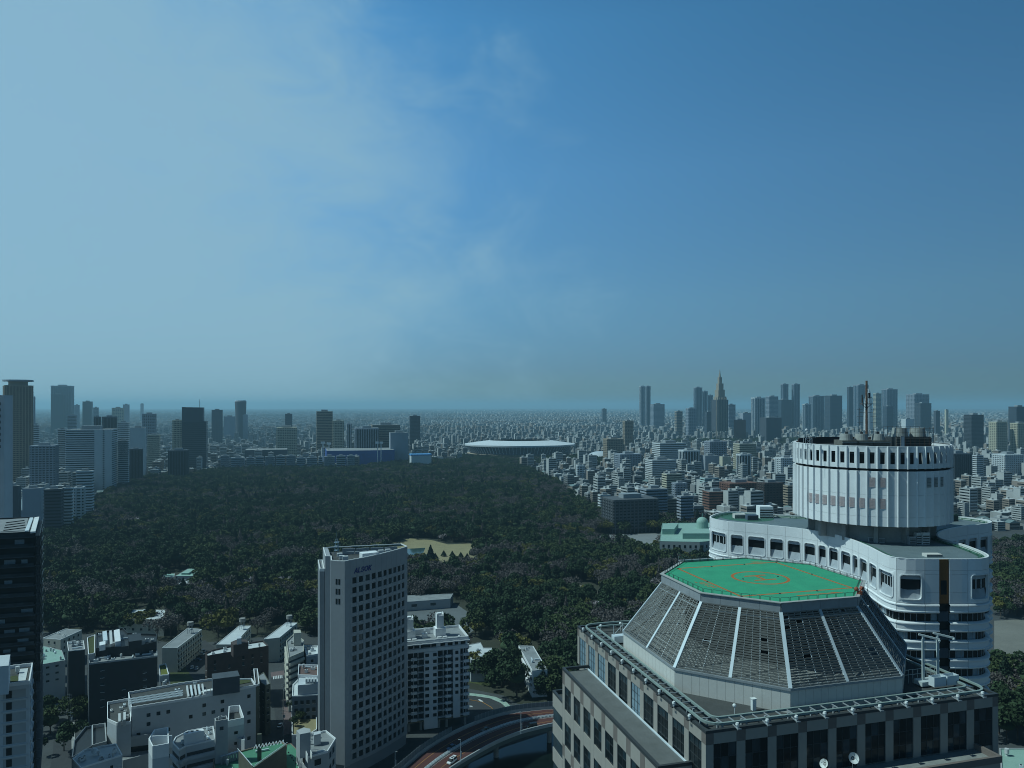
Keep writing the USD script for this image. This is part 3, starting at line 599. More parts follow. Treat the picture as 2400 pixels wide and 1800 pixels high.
for i in range(52):
    s0 = ((ang(i) + math.pi) * DR) % (2 * math.pi * DR); a, b = s0 + .02, s0 + per - .02
    if b > DC.L: continue
    hole = sbox(s0 + per / 2 - .68, 131.9, s0 + per / 2 + .68, 135.5)
    g = MB(); wrap(g, sbox(a, 130.4, b, 137.2).difference(hole), DC, -.45, 0, step=1.6); h.part('crown_panel', g, WHITE)
    for z0, z1 in ((112.3, 115.25), (115.31, 122.1), (122.16, 129.6)):
        a0, a1 = ang(i), ang(i + 1); q = []
        for z in (z0, z1):
            for rr, tt in ((DR - .14, a0), (DR + .2, a1), (DR - .4, a1), (DR - .5, a0)): q.append([DX + rr * math.cos(tt), DY + rr * math.sin(tt), z])
        h.part('drum_panel', MB().add(q, _BF), WHITE)
    g = MB(); a0 = ang(i); ca, sa = math.cos(a0), math.sin(a0)
    def fin(z0, z1):
        q = []
        for z in (z0, z1):
            for rr, tt in ((DR - .1, -.26), (DR + .5, -.1), (DR + .5, .1), (DR - .1, .26)): q.append([DX + rr * ca - tt * sa, DY + rr * sa + tt * ca, z])
        g.add(q, _BF)
    fin(112.3, 129.6); fin(130.35, 137.35); h.part('fin', g, WHITE)
    k = ((i + 26) % 52) - 26    # 0 = towards the camera
    def louv(z0, z1, m):
        g2 = MB()
        for q in range(7):
            z = z0 + (z1 - z0) * q / 7; sm = s0 + per / 2; wrap(g2, sbox(sm - .8, z, sm + .8, z + (z1 - z0) / 7 * .8), DC, .14, .2, step=1.7)
        h.part('louver', g2, m)
    if -11 <= k <= -3: louv(117.9, 121.1, PINK)
    if k in (-4, -3): louv(124.6, 127.7, PINK)
    if k in (2, 3, 4): louv(124.6, 127.7, LGREY)
g = MB(); th = np.linspace(0, 2 * np.pi, 105)[:-1]
g.sweep(np.c_[DX + DR * np.cos(th), DY + DR * np.sin(th)], [(-.5, 137.2), (.05, 137.2), (.05, 137.45), (-.5, 137.45)]); h.part('crown_cap', g, WHITE)
h.part('drum_roof', MB().cyl(DX, DY, DR - .6, 134.8, 135.2, 52), ROOFD)
g = MB(); g.sweep([(DX + (DR - 1.2) * math.cos(x), DY + (DR - 1.2) * math.sin(x)) for x in np.linspace(.3, 2.9, 30)], [(0, 135.2), (0, 138.5), (-.3, 138.5), (-.3, 135.2)], closed=False); h.part('roof_screen', g, M('rusty_screen', (.07, .05, .045), .9, var=.3, scale=1))
PLNT = M('weathered_plant', (.20, .20, .175), .8, c2=(.10, .085, .07), scale=1.0)
TUB = M('tower_drum_steel', (.42, .43, .40), .7, c2=(.25, .25, .23), scale=.8)
for i, U in enumerate((1982, 2017, 2056)):
    p = at(U, 1040, 252); ct = T('cooling_tower', ('left', 'middle', 'right')[i] + ' of three round cooling towers on the white drum roof', 'cooling tower', (p[0], 252, 135.2), 'cooling towers on the drum roof')
    ct.part('casing', MB().box(p[0] - 2.7, p[0] + 2.7, 248.5, 255, 135.2, 138.5), PLNT)
    g = MB(); g.cyl(p[0], 251.5, 2.2, 138.5, 140.6, 18, 1.9); ct.part('fan_stack', g, TUB)
    g = MB(); g.bar([p[0], 251.5, 140.5], [p[0], 251.5, 141.4], .5, 8); ct.part('motor', g, DARKM)
    g = MB(); g.box(p[0] - 2.8, p[0] + 2.8, 248.2, 248.45, 137.7, 138.0); ct.part('rail', g, TUB)
p = at(2120, 1050, 255); x0 = p[0]
ct = T('cooling_plant', 'large boxy louvred cooling plant wrapped in scaffold pipes on the drum roof', 'cooling plant', (x0, 255, 135.2))
g = MB(); g.box(x0 - 5.8, x0 + 5.8, 249, 256.5, 135.2, 139.6); ct.part('casing', g, DARKM)
for i in range(5):
    g = MB(); z = 135.5 + i * .85; g.box(x0 - 5.9, x0 + 5.9, 248.75, 249.0, z, z + .38); ct.part('slat', g, PLNT)
for dx in (-3, 3.1):
    g = MB(); g.cyl(x0 + dx, 252.5, 2.6, 139.6, 142.6, 18, 2.3); ct.part('fan_stack', g, TUB)
g = MB()
for i in range(9):
    x = x0 - 6.3 + i * 1.57; g.bar([x, 248.3, 135.2], [x, 248.3, 143.0], .05)
for z in (139.9, 141.2, 142.4): g.bar([x0 - 6.3, 248.3, z], [x0 + 6.3, 248.3, z], .05)
for i in range(9):
    x = x0 - 6.3 + i * 1.57; g.bar([x, 257, 139.6], [x, 257, 143.0], .05)
g.bar([x0 - 6.3, 257, 142.9], [x0 + 6.3, 257, 142.9], .05); ct.part('scaffold', g, RUST)
ct.part('door_panel', MB().box(x0 - 4.6, x0 - 3.4, 248.6, 248.74, 136.2, 140), STEEL)
# mast
p = at(2031, 1000, 251); mx, my = p[0], 251.0
m = T('antenna_mast', 'rusty pole mast with a small platform and antennas above the white drum', 'mast', (mx, my, 135.2))
g = MB(); g.bar([mx, my, 135.2], [mx, my, 158.6], .42, 8, .34); m.part('pole', g, RUST)
g = MB(); zt = zof(946, 251); g.box(mx - 1.8, mx + 1.8, my - 1.0, my + 1.0, zt - .2, zt)
for sx in (-1.7, -.6, .6, 1.7): g.bar([mx + sx, my - .9, zt], [mx + sx, my - .9, zt + 1.9], .06)
g.bar([mx - 1.7, my - .9, zt + 1.9], [mx + 1.7, my - .9, zt + 1.9], .06); g.bar([mx - 1.6, my, zt - .2], [mx, my, zt - 1.7], .1); g.bar([mx + 1.6, my, zt - .2], [mx, my, zt - 1.7], .1); m.part('platform', g, RUST)
g = MB(); g.bar([mx - 1.5, my, zt + .3], [mx - 1.5, my, zt + 3.0], .22, 6); g.bar([mx + .9, my, zt + 1.9], [mx + .9, my, zt + 3.6], .33, 6); g.bar([mx + .5, my, zt + 2.0], [mx + 1.8, my, zt + 2.0], .08); m.part('antenna', g, DARKM)
g = MB(); zc = zof(966, 251); g.bar([mx - 2.4, my, zc], [mx + 2.4, my, zc], .09)
for sx, zl in ((-2.3, 134), (2.4, 140)):
    g.bar([mx + sx, my, zc + 1.4], [mx + sx, my, 135.4], .05)
    for q in range(5): z = zc + .8 - q * 2.2; g.bar([mx + sx - 1, my, z], [mx + sx + 1, my, z], .06)
m.part('crossarm', g, RUST)
p = at(1893, 1035, 243); m = T('small_pylon', 'small white lattice pylon with a lamp on the left rim of the drum', 'pylon', (p[0], 243, 135.2)); x0 = p[0]
g = MB()
for sx in (-1.1, 1.1):
    for sy in (-.8, .8): g.bar([x0 + sx, 243 + sy, 135.2], [x0 + sx, 243 + sy, 139.6], .07)
for z in (137.4, 139.5): g.bar([x0 - 1.1, 242.2, z], [x0 + 1.1, 242.2, z], .06); g.bar([x0 - 1.1, 242.2, z - 2], [x0 + 1.1, 242.2, z], .05); g.bar([x0 + 1.1, 242.2, z - 2], [x0 - 1.1, 242.2, z], .05)
m.part('frame', g, WHITE); g = MB(); g.bar([x0 - .4, 243, 139.6], [x0 - .4, 243, 142], .08); g.sphere([x0 - .4, 243, 142.2], .45); m.part('lamp', g, WHITE)
# machines on the arms' roofs
def unit(name, U, V, w, d, hh, label, mat=AIRC, z=106.35, fans=0, cat='roof unit', group=None):
    p = gp(U, V, z); u = T(name, label, cat, tuple(p), group); x, y = p[:2]
    u.part('casing', MB().box(x - w / 2, x + w / 2, y - d / 2, y + d / 2, z, z + hh), mat)
    for i in range(fans):
        cx = x - w / 2 + w * (i + .5) / fans; g = MB(); g.cyl(cx, y, min(w / fans, d) * .38, z + hh, z + hh + .18, 12); u.part('fan', g, DARKM)
    g = MB()
    for i in range(4): g.box(x - w / 2 + .1, x + w / 2 - .1, y - d / 2 - .05, y - d / 2 - .004, z + .2 + i * hh * .2, z + .2 + i * hh * .2 + hh * .1)
    u.part('grille', g, DARKM)
unit('roof_unit', 2136, 1276, 2.0, 1.8, 2.6, 'short left unit of the trio of condensers on the hotel front roof', GREYM, fans=1)
unit('roof_unit', 2153, 1275, 2.2, 1.9, 3.7, 'tall pale middle condenser of the trio on the hotel front roof', AIRC, fans=2)
unit('roof_unit', 2167, 1276, 2.2, 1.9, 3.9, 'tall pale right condenser of the trio on the hotel front roof', AIRC, fans=2)
unit('roof_unit', 2042, 1269, 2.0, 1.0, 1.4, 'small white condenser at the foot of the drum neck, left one', AIRC, fans=0)
unit('roof_unit', 2065, 1271, 2.0, 1.0, 1.4, 'small white condenser at the foot of the drum neck, beside the door', AIRC, fans=0)
unit('roof_unit', 1792, 1213, 5.2, 4.5, 4.6, 'plain white box hut on the left arm roof of the curved hotel', WHITE)
unit('roof_unit', 1733, 1214, 4.5, 3.0, 1.6, 'low tan duct unit on the left arm roof of the curved hotel', PANELW)
unit('roof_unit', 1762, 1218, 4.2, 3.0, 1.9, 'dark blue low unit on the left arm roof beside the white hut', M('blue_unit', (.08, .11, .15), .6))
unit('roof_unit', 2185, 1304, 4.6, 2.6, .8, 'flat pale tan hatch at the front edge of the hotel roof', PANELW)
for i in range(4): unit('roof_unit', 2212 + i * 9, 1222 - i * .4, 1.5, 1.5, 2.6, ('first', 'second', 'third', 'fourth')[i] + ' dark green condenser counted from the drum on the right arm roof', M('green_unit', (.07, .12, .10), .6), fans=1, group='green condensers on the right arm roof')
g = MB(); p = gp(2096, 1262, 106.35); 
h.part('door', MB().box(p[0] - 1.2, p[0] + 1.2, p[1] - .3, p[1] - .05, 106.4, 110.6), M('door_green', (.06, .2, .13), .6)); h.part('door', MB().box(p[0] + 3.0, p[0] + 4.6, p[1] - .5, p[1] - .2, 106.4, 109.8), STEEL)
# ---------------------------------------------------------------- slab tower with the convex windowed face
ZT = 87.5
CLAD = M('grey_cladding', (.36, .37, .38), .6, c2=(.30, .31, .32), scale=.08)
CLAD2 = M('grey_cladding_dark', (.23, .245, .26), .6, var=.1, scale=.1)
SIGNB = M('sign_blue', (.012, .02, .16), .45)
A_, G_, F_, E_, D_ = (-73.2, 299.4), (-75.4, 307.8), (-77.6, 307.8), (-83.4, 326.6), (-50.0, 335.5)
fr_ = [(-67.2, 297.9), (-63.4, 302.4), (-59.0, 307.4), (-55.2, 312.9), (-51.8, 318.6), (-48.9, 323.7), (-46.5, 329.2)]
FC = Curve(smoothed(fr_, it=3))
ft = [tuple(p) for p in FC.p]
t = T('office_slab', 'grey office tower with a convex face of square windows and blue rooftop lettering', 'office tower', (-62, 318, 0))
foot = Polygon([A_] + ft + [D_, E_, F_, G_])
t.part('core_wall', MB().prism(foot.buffer(-.5, join_style=2), 0, 85.6), CLAD2)
FE = Curve([A_, fr_[0]]); EE = Curve([E_, F_]); 
def sfind(U):
    q = [abs((p[0] / p[1] * F + 1200) - U) for p in FC.p]; return FC.s[int(np.argmin(q))]
FC = Curve(FC.at(np.linspace(0, FC.L, 240)))
bays = [sfind(u) for u in (808.3, 820.5, 835.9, 851.5, 867, 880.6, 894.6, 906.6, 918.5, 928.9, 938.3, 947.6)] + [FC.L]
PF = 3.97; ZW = 80.3
g = MB(); wrap(g, sbox(.0, 5.5, FE.L - .03, ZT), FE, -.5, 0); t.part('end_wall', g, CLAD)
for r in range(3):
    for k in range(2):
        g = MB(); x0 = FE.L * (.34 + .19 * k); wrap(g, sbox(x0, ZW - r * PF - 2.25, x0 + .8, ZW - r * PF), FE, .004, .05); t.part('window', g, GLD)
for i in range(12):
    a, b = bays[i] + .025, bays[i + 1] - .025
    g = MB(); wrap(g, sbox(a, ZW + .02, b, ZT), FC, -.5, 0, 1.5); t.part('top_panel', g, CLAD)
    if i in (0, 11):
        g = MB(); wrap(g, sbox(a, 4.5, b, ZW - .02), FC, -.5, 0, 1.5); t.part('edge_panel', g, CLAD); continue
    w = b - a; xw = a + w * .36
    for r in range(19):
        z1 = ZW - r * PF; z0 = z1 - 2.42
        g = MB(); wrap(g, sbox(a, z0 + .02, xw, z1 - .02), FC, -.5, 0, 2); t.part('pier_panel', g, CLAD)
        g = MB(); wrap(g, sbox(a, z1 - PF + .02, b, z0 - .02), FC, -.5, .03, 2); t.part('spandrel_panel', g, CLAD)
        g = MB(); wrap(g, sbox(xw, z0, b, z1), FC, -.42, -.3, 2)
        t.part('window', g, GLB if (i * 7 + r * 11) % 5 < 2 else GLD)
t.part('side_wall', MB().prism(Polygon([E_, F_, G_, A_, (-73, 301), (-76, 310), (-81, 326)]).buffer(.01), 4, ZT), CLAD)
g = MB(); wrap(g, sbox(0, 0, .1, .1), FE, 0, .1); 
g = MB(); g.prism(foot.difference(foot.buffer(-.45, join_style=2)), ZT + .01, ZT + .3); t.part('parapet_cap', g, WHITE2)
t.part('roof_deck', MB().flat(foot.buffer(-.5, join_style=2), 85.65), ROOFD)
lowp = [(-80.0, 308.3), (-78.0, 308.3), (-83.5, 326.4), (-85.5, 326.2)]
t.part('stair_wing', MB().prism(lowp, 6, 81.2), CLAD2)
g = MB(); P2 = Polygon(lowp); g.prism(P2.difference(P2.buffer(-.3)), 81.21, 82.4); t.part('wing_parapet', g, WHITE2)
# lettering, bent along the face
tm = meshkit.text_mesh('ALSOK', 2.0, .16, bold=True); v = np.array(tm.vertices); v[:, 0] += v[:, 1] * .28; v[:, 0] *= 1.0
s0, s1 = sfind(829.5), sfind(871.5); v[:, 0] = s0 + (v[:, 0] - v[:, 0].min()) / np.ptp(v[:, 0]) * (s1 - s0)
w_ = FC.at(v[:, 0], .02 + v[:, 2]); t.part('lettering', MB().add(np.c_[w_, 82.0 + v[:, 1]], tm.faces), SIGNB)
def roofbox(tt, name, U, V, z, w, d, hh, mat, a=0.0, kind=None):
    p = gp(U, V, z); return tt.part(name, MB().cbox(p[0], p[1] + d / 2, w, d, z, z + hh, a), mat, kind=kind)
p = gp(842, 1313, 85.7); t.part('lift_hut', MB().cbox(-60.2, 311.6, 7.0, 4.0, 85.7, 88.6, .52), WHITE)
g = MB()
for k in range(4): g.cbox(-72 + k * 6, 327 - .3 + k * 1.3, 5.6, .5, 85.7, 87.2, .26); g.cbox(-71 + k * 5.2, 321.5 + k * 1.3, 5, .8, 85.7, 86.8, .26)
t.part('roof_duct', g, GREYM, kind='stuff')
for k, (x, y) in enumerate(((-71.5, 311), (-69.5, 309), (-73.5, 316), (-57, 322), (-54.5, 325))):
    t.part('roof_unit', MB().cbox(x, y, 2.2, 1.6, 85.7, 87.3 + .2 * (k % 2), .3), AIRC)
g = MB(); x0, y0 = -76.0, 321.0
for dx in (-.9, .9):
    for dy in (-.9, .9): g.bar([x0 + dx, y0 + dy, 85.7], [x0 + dx * .4, y0 + dy * .4, 92.5], .1)
for z in (87.5, 89.3, 91): g.box(x0 - 1, x0 + 1, y0 - 1, y0 + 1, z, z + .12)
g.bar([x0, y0, 92], [x0, y0, 95.5], .07); t.part('antenna_frame', g, M('tower_blue', (.25, .33, .38), .6))
for k, a in enumerate((.25, .45, .65, .82)):
    p = FC.at(np.array([FC.L * a]), np.array([-1.3]))[0]; t.part('pilotis', MB().cyl(p[0], p[1], .7, 0, 5.5, 10), CLAD2)
# ---------------------------------------------------------------- white balcony apartment block
AF = ((-20.7, 347.9), (.954, .298))
WAP = M('apartment_white', (.74, .74, .735), .75, c2=(.64, .64, .635), scale=.15)
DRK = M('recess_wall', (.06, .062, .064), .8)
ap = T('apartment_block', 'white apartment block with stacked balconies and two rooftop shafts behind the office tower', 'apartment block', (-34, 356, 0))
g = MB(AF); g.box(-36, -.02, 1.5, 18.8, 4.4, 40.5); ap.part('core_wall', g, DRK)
ap.part('roof_deck', MB(AF).flat(sbox(-36, .25, -.3, 18.6), 41.0), ROOFG)
for b in ((-36, .3, -.15, .25), (-36, .3, 18.4, 18.8), (-.15, .3, .25, 18.4)): ap.part('roof_parapet', MB(AF).box(b[0], b[1], b[2], b[3], 40.6, 42.05), WAP)
ap.part('cornice', MB(AF).box(-36, .9, -.85, 19, 40.2, 40.58), WAP)
ap.part('top_band', MB(AF).box(-36, 0, 0, 1.5, 36.5, 38.1), WAP)
ap.part('top_wall', MB(AF).box(-36, 0, .9, 1.5, 38.12, 40.2), WAP)
for x in (-28.0, -25.2, -22.1, -19.9, -17.3, -13.0, -9.5, -6.1, -3.3):
    ap.part('window', MB(AF).box(x, x + (2.3 if x not in (-6.1,) else 1.5), .82, .89, 38.3, 40.0), GLD)
ZF0 = 36.4
for a, b in ((-30.5, -28.3), (-20.8, -14.4), (-7.1, -3.7)): ap.part('wall_strip', MB(AF).box(a, b, 0, 1.45, 4.5 if a != -20.8 else .8, ZF0), WAP)
for f in range(10):
    zt = ZF0 - f * 3.1; zb = zt - 3.1
    for a, b in ((-20.3, -18.5), (-16.6, -14.9), (-6.1, -4.6)):
        if a == -6.1 and f > 6: continue
        ap.part('window', MB(AF).box(a, b, -.05, -.004, zb + .85, zb + 2.35), GLD)
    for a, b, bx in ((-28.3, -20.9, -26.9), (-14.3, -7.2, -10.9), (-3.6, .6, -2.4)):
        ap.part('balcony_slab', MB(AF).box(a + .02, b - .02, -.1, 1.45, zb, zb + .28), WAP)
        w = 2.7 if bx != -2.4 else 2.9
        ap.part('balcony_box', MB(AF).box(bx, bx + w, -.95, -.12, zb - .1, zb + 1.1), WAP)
        g = MB(AF)
        for q in np.arange(a + .1, b - .1, .45): g.box(q, q + .05, -.06, -.02, zb + .28, zb + 1.2)
        g.box(a + .05, b - .05, -.08, -.0, zb + 1.2, zb + 1.26); ap.part('balcony_rail', g, DARKM)
        for q in (.36, .64):
            x = a + (b - a) * q; ap.part('partition', MB(AF).box(x - .1, x + .1, .1, 1.45, zb + .29, zt - .01), WAP)
        for q in (.05, .42, .7): x = a + (b - a) * q; ap.part('window', MB(AF).box(x, x + (b - a) * .22, 1.42, 1.49, zb + .35, zt - .4), GLB if (f + int(q * 10)) % 3 else GLD)
for x in (-34, -27.5, -22, -13.5, -9.8, -1): 
    for y in (1.5, 12): ap.part('pilotis', MB(AF).box(x - .5, x + .5, y, y + 1, 0, 4.4), CONC)
ap.part('soffit', MB(AF).box(-36, 0, .02, 18.5, 4.36, 4.39), M('soffit_tan', (.42, .36, .24), .8))
for sx, sy, zt in ((-27.6, 7.2, 49.9), (-13.2, 6.8, 50.6)):
    ap.part('shaft_base', MB(AF).box(sx - 1.0, sx + 3.9, sy - .9, sy + 4.2, 41.02, 44.9), WAP)
    ap.part('roof_shaft', MB(AF).box(sx - .2, sx + 3.1, sy, sy + 3.4, 44.92, zt), WAP)
    g = MB(AF); g.box(sx + .4, sx + 2.3, sy + .6, sy + 2.6, zt + .02, zt + 1.2); g.box(sx - .2, sx, sy, sy + 3.4, zt + .02, zt + 1.2); g.box(sx + 2.9, sx + 3.1, sy, sy + 3.4, zt + .02, zt + 1.2); ap.part('shaft_head', g, WHITE)
    for k in range(2): ap.part('skylight', MB(AF).box(sx - .4 + k * 2.6, sx + 1.6 + k * 2.6, sy - 2.8, sy - 1.5, 41.02, 41.5), WAP)
g = MB(AF); g.box(-20.4, -18, 6.2, 8.2, 41.02, 43.0); g.box(-19.6, -18.8, 6.6, 7.4, 43, 44.6); ap.part('roof_unit', g, WAP)
ap.part('roof_screen', MB(AF).box(-24.8, -15.5, 12.2, 12.5, 41.02, 43.6), WAP)
g = MB(AF); g.sphere([-3.4, 3.2, 41.5], .5); ap.part('vent_head', g, WHITE)
# ---------------------------------------------------------------- elevated expressway
ZD = 10.0
near = [(1010, 1840), (1060.7, 1800), (1112.8, 1769), (1161.6, 1741.6), (1217, 1719), (1260, 1708), (1298, 1699.5), (1380, 1686), (1480, 1674)]
far = [(905, 1832), (950, 1796), (982.6, 1767), (1014, 1746), (1047.7, 1726), (1080, 1710), (1112.8, 1696), (1153, 1681), (1194, 1670.5), (1245, 1664), (1298, 1660), (1380, 1654), (1480, 1650)]
NE = Curve(smoothed(gpoly(near, ZD), it=3)); FE2 = Curve(smoothed(gpoly(far, ZD), it=3))
u_ = np.linspace(0, 1, 70); nE = NE.at(u_ * NE.L); fE = FE2.at(u_ * FE2.L)
def strip(a0, a1, z, i0=0, i1=70):
    P = lambda a: fE * (1 - a) + nE * a
    p, q = P(a0)[i0:i1], P(a1)[i0:i1]; n = len(p); k = np.arange(n - 1); g = MB()
    return g.add(np.vstack([np.c_[p, np.full(n, z)], np.c_[q, np.full(n, z)]]), np.vstack([np.c_[k, k + n, k + n + 1], np.c_[k, k + n + 1, k + 1]]))
RED = M('red_asphalt', (.115, .042, .034), .9, c2=(.075, .032, .028), scale=.25)
ASPH = M('asphalt', (.055, .058, .06), .9, c2=(.04, .042, .044), scale=.2)
LINE = M('road_yellow', (.45, .22, .06), .8); LINEW = M('road_white', (.62, .62, .60), .8, var=.2, scale=1)
ew = T('expressway', 'elevated expressway with a red roadway curving between the office tower and the brown hotel', 'expressway', (-5, 318, 0))
ew.part('roadway', strip(.04, .96, ZD), RED)
for a in (.24, .76): ew.part('lane_line', strip(a - .005, a + .005, ZD + .005), LINE)
for a in (.05, .445, .555, .945): ew.part('edge_line', strip(a - .004, a + .004, ZD + .005), LINEW)
nP, fP = [tuple(p) for p in nE], [tuple(p) for p in fE]
BARR = M('barrier_concrete', (.42, .44, .43), .85, c2=(.30, .32, .315), scale=.3)
def edge(pts, off, w, z0, z1):
    c = LineString(pts); return MB().prism(c.buffer(w / 2, cap_style=2, join_style=2) if not off else c.parallel_offset(abs(off), 'left' if off > 0 else 'right').buffer(w / 2, cap_style=2), z0, z1)
ew.part('near_parapet', edge(nP, 0, .45, ZD - .3, ZD + 1.15), BARR)
ew.part('girder', edge(nP, 1.2, 1.6, ZD - 2.4, ZD - .32), M('girder_green', (.10, .13, .125), .7, var=.2, scale=.4))
ew.part('deck_slab', strip(0, 1, ZD - .35), BARR)
ew.part('far_parapet', edge(fP, 0, .45, ZD - .3, ZD + 1.0), BARR)
NW = M('noise_panel', (.16, .20, .215), .5, c2=(.11, .14, .15), scale=.3)
for i in range(0, 69):
    if 22 < i < 30: continue
    p, q = fE[i], fE[i + 1]; d = (q - p); g = MB(); pz = [(*(p + d * .04), ZD + 1.05), (*(q - d * .02), ZD + 1.05)]; n_ = np.array([d[1], -d[0]]) / np.linalg.norm(d) * .05
    g.add([(*(np.array(x[:2]) + s_ * n_), z) for z in (ZD + 1.05, ZD + 3.2) for x, s_ in ((pz[0], 1), (pz[1], 1), (pz[1], -1), (pz[0], -1))], _BF); ew.part('noise_panel', g, NW)
    ew.part('panel_post', MB().box(p[0] - .1, p[0] + .1, p[1] - .1, p[1] + .1, ZD + 1.0, ZD + 3.35), GREYM)
mid = (fE + nE) / 2; mids = [tuple(p) for p in mid]
for o in (-.35, .35):
    g = MB(); c = LineString(mids).parallel_offset(abs(o), 'left' if o > 0 else 'right'); cc = np.array(c.coords)
    for z in (.45, .75): g.path([(x, y, ZD + z) for x, y in cc], .09)
    ew.part('median_rail', g, STEEL)
g = MB()
for x, y in mids[::1]: g.box(x - .25, x + .25, y - .25, y + .25, ZD, ZD + .8)
ew.part('median_post', g, GREYM, kind='stuff')
ew.part('median_kerb', edge(mids, 0, 1.1, ZD + .006, ZD + .12), BARR)
for k in (14, 30, 46, 60):
    p, q = fE[k], nE[k]; ew.part('pier', MB().cyl((p[0] + 2 * q[0]) / 3, (p[1] + 2 * q[1]) / 3, 1.1, -.5, ZD - .4, 12), CONC)
def lamp(U, V, z, Vt, lab, sx=-1):
    p = gp(U, V, z); zt = zof(Vt, p[1]); l = T('street_lamp', lab, 'street lamp', tuple(p), 'slender road lamps')
    g = MB(); g.bar(p, [p[0], p[1], zt], .12, 6, .07); l.part('pole', g, STEEL)
    g = MB(); g.bar([p[0], p[1], zt], [p[0] + sx * .9, p[1] - .3, zt + .12], .14, 6, .1); l.part('lamp_head', g, FLD)
    l.part('pole_box', MB().box(p[0] + .1, p[0] + .55, p[1] - .2, p[1] + .2, z + 2.2, z + 4.2), GREYM)
lamp(1079, 1786, ZD + 1.1, 1733, 'lamp on the near parapet beside the white minivan'); lamp(1221, 1720, ZD + 1.1, 1669, 'lamp on the near parapet beside the black van'); lamp(926, 1806, 3, 1761, 'lamp at the foot of the grey office tower, left of the expressway', 1)
CARP = {}
def car(x, y, z, rz, body, label, kind='sedan', glassm=None):
    """length along local x"""
    c = T('car' if kind == 'sedan' else 'van', label, 'car' if kind == 'sedan' else 'van', (x, y, z)); fr = ((x, y), (math.cos(rz), math.sin(rz)))
    L, W, hb, hc = (4.6, 1.75, .85, 1.42) if kind == 'sedan' else (4.9, 1.85, 1.05, 1.95)
    def loft(secs):
        g = MB(fr); n = len(secs[0]); vs = np.vstack(secs); f = []
        for k in range(len(secs) - 1):
            for j in range(n): f += [[k * n + j, k * n + (j + 1) % n, (k + 1) * n + (j + 1) % n], [k * n + j, (k + 1) * n + (j + 1) % n, (k + 1) * n + j]]
        for k in (0, len(secs) - 1):
            for j in range(1, n - 1): f.append([k * n, k * n + j, k * n + j + 1])
        return g.add(vs, f)
    def sec(xx, w, z0, z1, r=.12): return np.array([[xx, -w / 2, z + z0], [xx, -w / 2, z + z1 - r], [xx, -w / 2 + r, z + z1], [xx, w / 2 - r, z + z1], [xx, w / 2, z + z1 - r], [xx, w / 2, z + z0]])
    c.part('body', loft([sec(-L / 2, W * .86, .32, hb - .12), sec(-L / 2 + .3, W, .25, hb), sec(L / 2 - .9, W, .25, hb - .05), sec(L / 2 - .1, W * .9, .3, hb - .2), sec(L / 2, W * .8, .34, hb - .3)]), body, smooth=35)
    b0, b1, r0, r1 = (-L / 2 + .5, L / 2 - 1.25, -L / 2 + 1.15, L / 2 - 2.1) if kind == 'sedan' else (-L / 2 + .05, L / 2 - .75, -L / 2 + .2, L / 2 - 1.6)
    cab = MB(fr)
    lo = [(b0, -W / 2 + .06, z + hb - .03), (b1, -W / 2 + .06, z + hb - .03), (b1, W / 2 - .06, z + hb - .03), (b0, W / 2 - .06, z + hb - .03)]
    hi = [(r0, -W / 2 + .24, z + hc - .05), (r1, -W / 2 + .24, z + hc - .05), (r1, W / 2 - .24, z + hc - .05), (r0, W / 2 - .24, z + hc - .05)]
    c.part('windows', cab.hexa(lo, hi), glassm or GLD); c.part('roof', MB(fr).box(r0 - .02, r1 + .02, -W / 2 + .22, W / 2 - .22, z + hc - .05, z + hc), body)
    if kind == 'van':
        for q in (0.25, .6): c.part('roof_window', MB(fr).box(lerp(r0, r1, q), lerp(r0, r1, q + .22), -.5, .5, z + hc + .002, z + hc + .02), GLD)
        c.part('pillar', MB(fr).box(-.1, .1, -W / 2 + .03, W / 2 - .03, z + hb - .02, z + hc - .06), body)
    for sx in (-L * .31, L * .31):
        for sy in (-W / 2 + .1, W / 2 - .1):
            g = MB(fr); m = trimesh.creation.cylinder(radius=.33, height=.2, sections=14); v = np.array(m.vertices)[:, [0, 2, 1]] + [sx, sy, z + .33]; g.add(v, m.faces); c.part('wheel', g, BLACKIN)
    for sy in (-W * .34, W * .34):
        c.part('headlight', MB(fr).box(L / 2 - .18, L / 2 - .02, sy - .16, sy + .16, z + hb - .42, z + hb - .28), FLD)
        c.part('tail_light', MB(fr).box(-L / 2 - .01, -L / 2 + .08, sy - .14, sy + .14, z + hb - .4, z + hb - .22), M('tail_red', (.3, .02, .02), .4))
def on_road(U, V):
    p = gp(U, V, ZD); k = int(np.argmin(np.linalg.norm(mid - p[:2], axis=1))); d = mid[min(k + 1, 69)] - mid[k - 1]; return p[0], p[1], math.atan2(d[1], d[0])
CW, CB, CK, CS = M('car_white', (.78, .78, .77), .35), M('car_blue', (.10, .16, .26), .35), M('car_black', (.012, .013, .015), .3), M('car_silver', (.42, .44, .45), .35)
x, y, a = on_road(1059, 1787); car(x, y, ZD + .01, a + math.pi, CW, 'white minivan with dark roof windows on the near carriageway of the expressway', 'van')
x, y, a = on_road(1058, 1754); car(x, y, ZD + .01, a + math.pi, CB, 'blue grey saloon on the far carriageway behind the white minivan', 'sedan')
x, y, a = on_road(1137, 1713); car(x, y, ZD + .01, a + math.pi, CK, 'black saloon in the shade on the far carriageway of the expressway', 'sedan')
x, y, a = on_road(1246, 1705); car(x, y, ZD + .01, a + math.pi, CK, 'black van on the sunlit near carriageway next to the brown hotel', 'van')
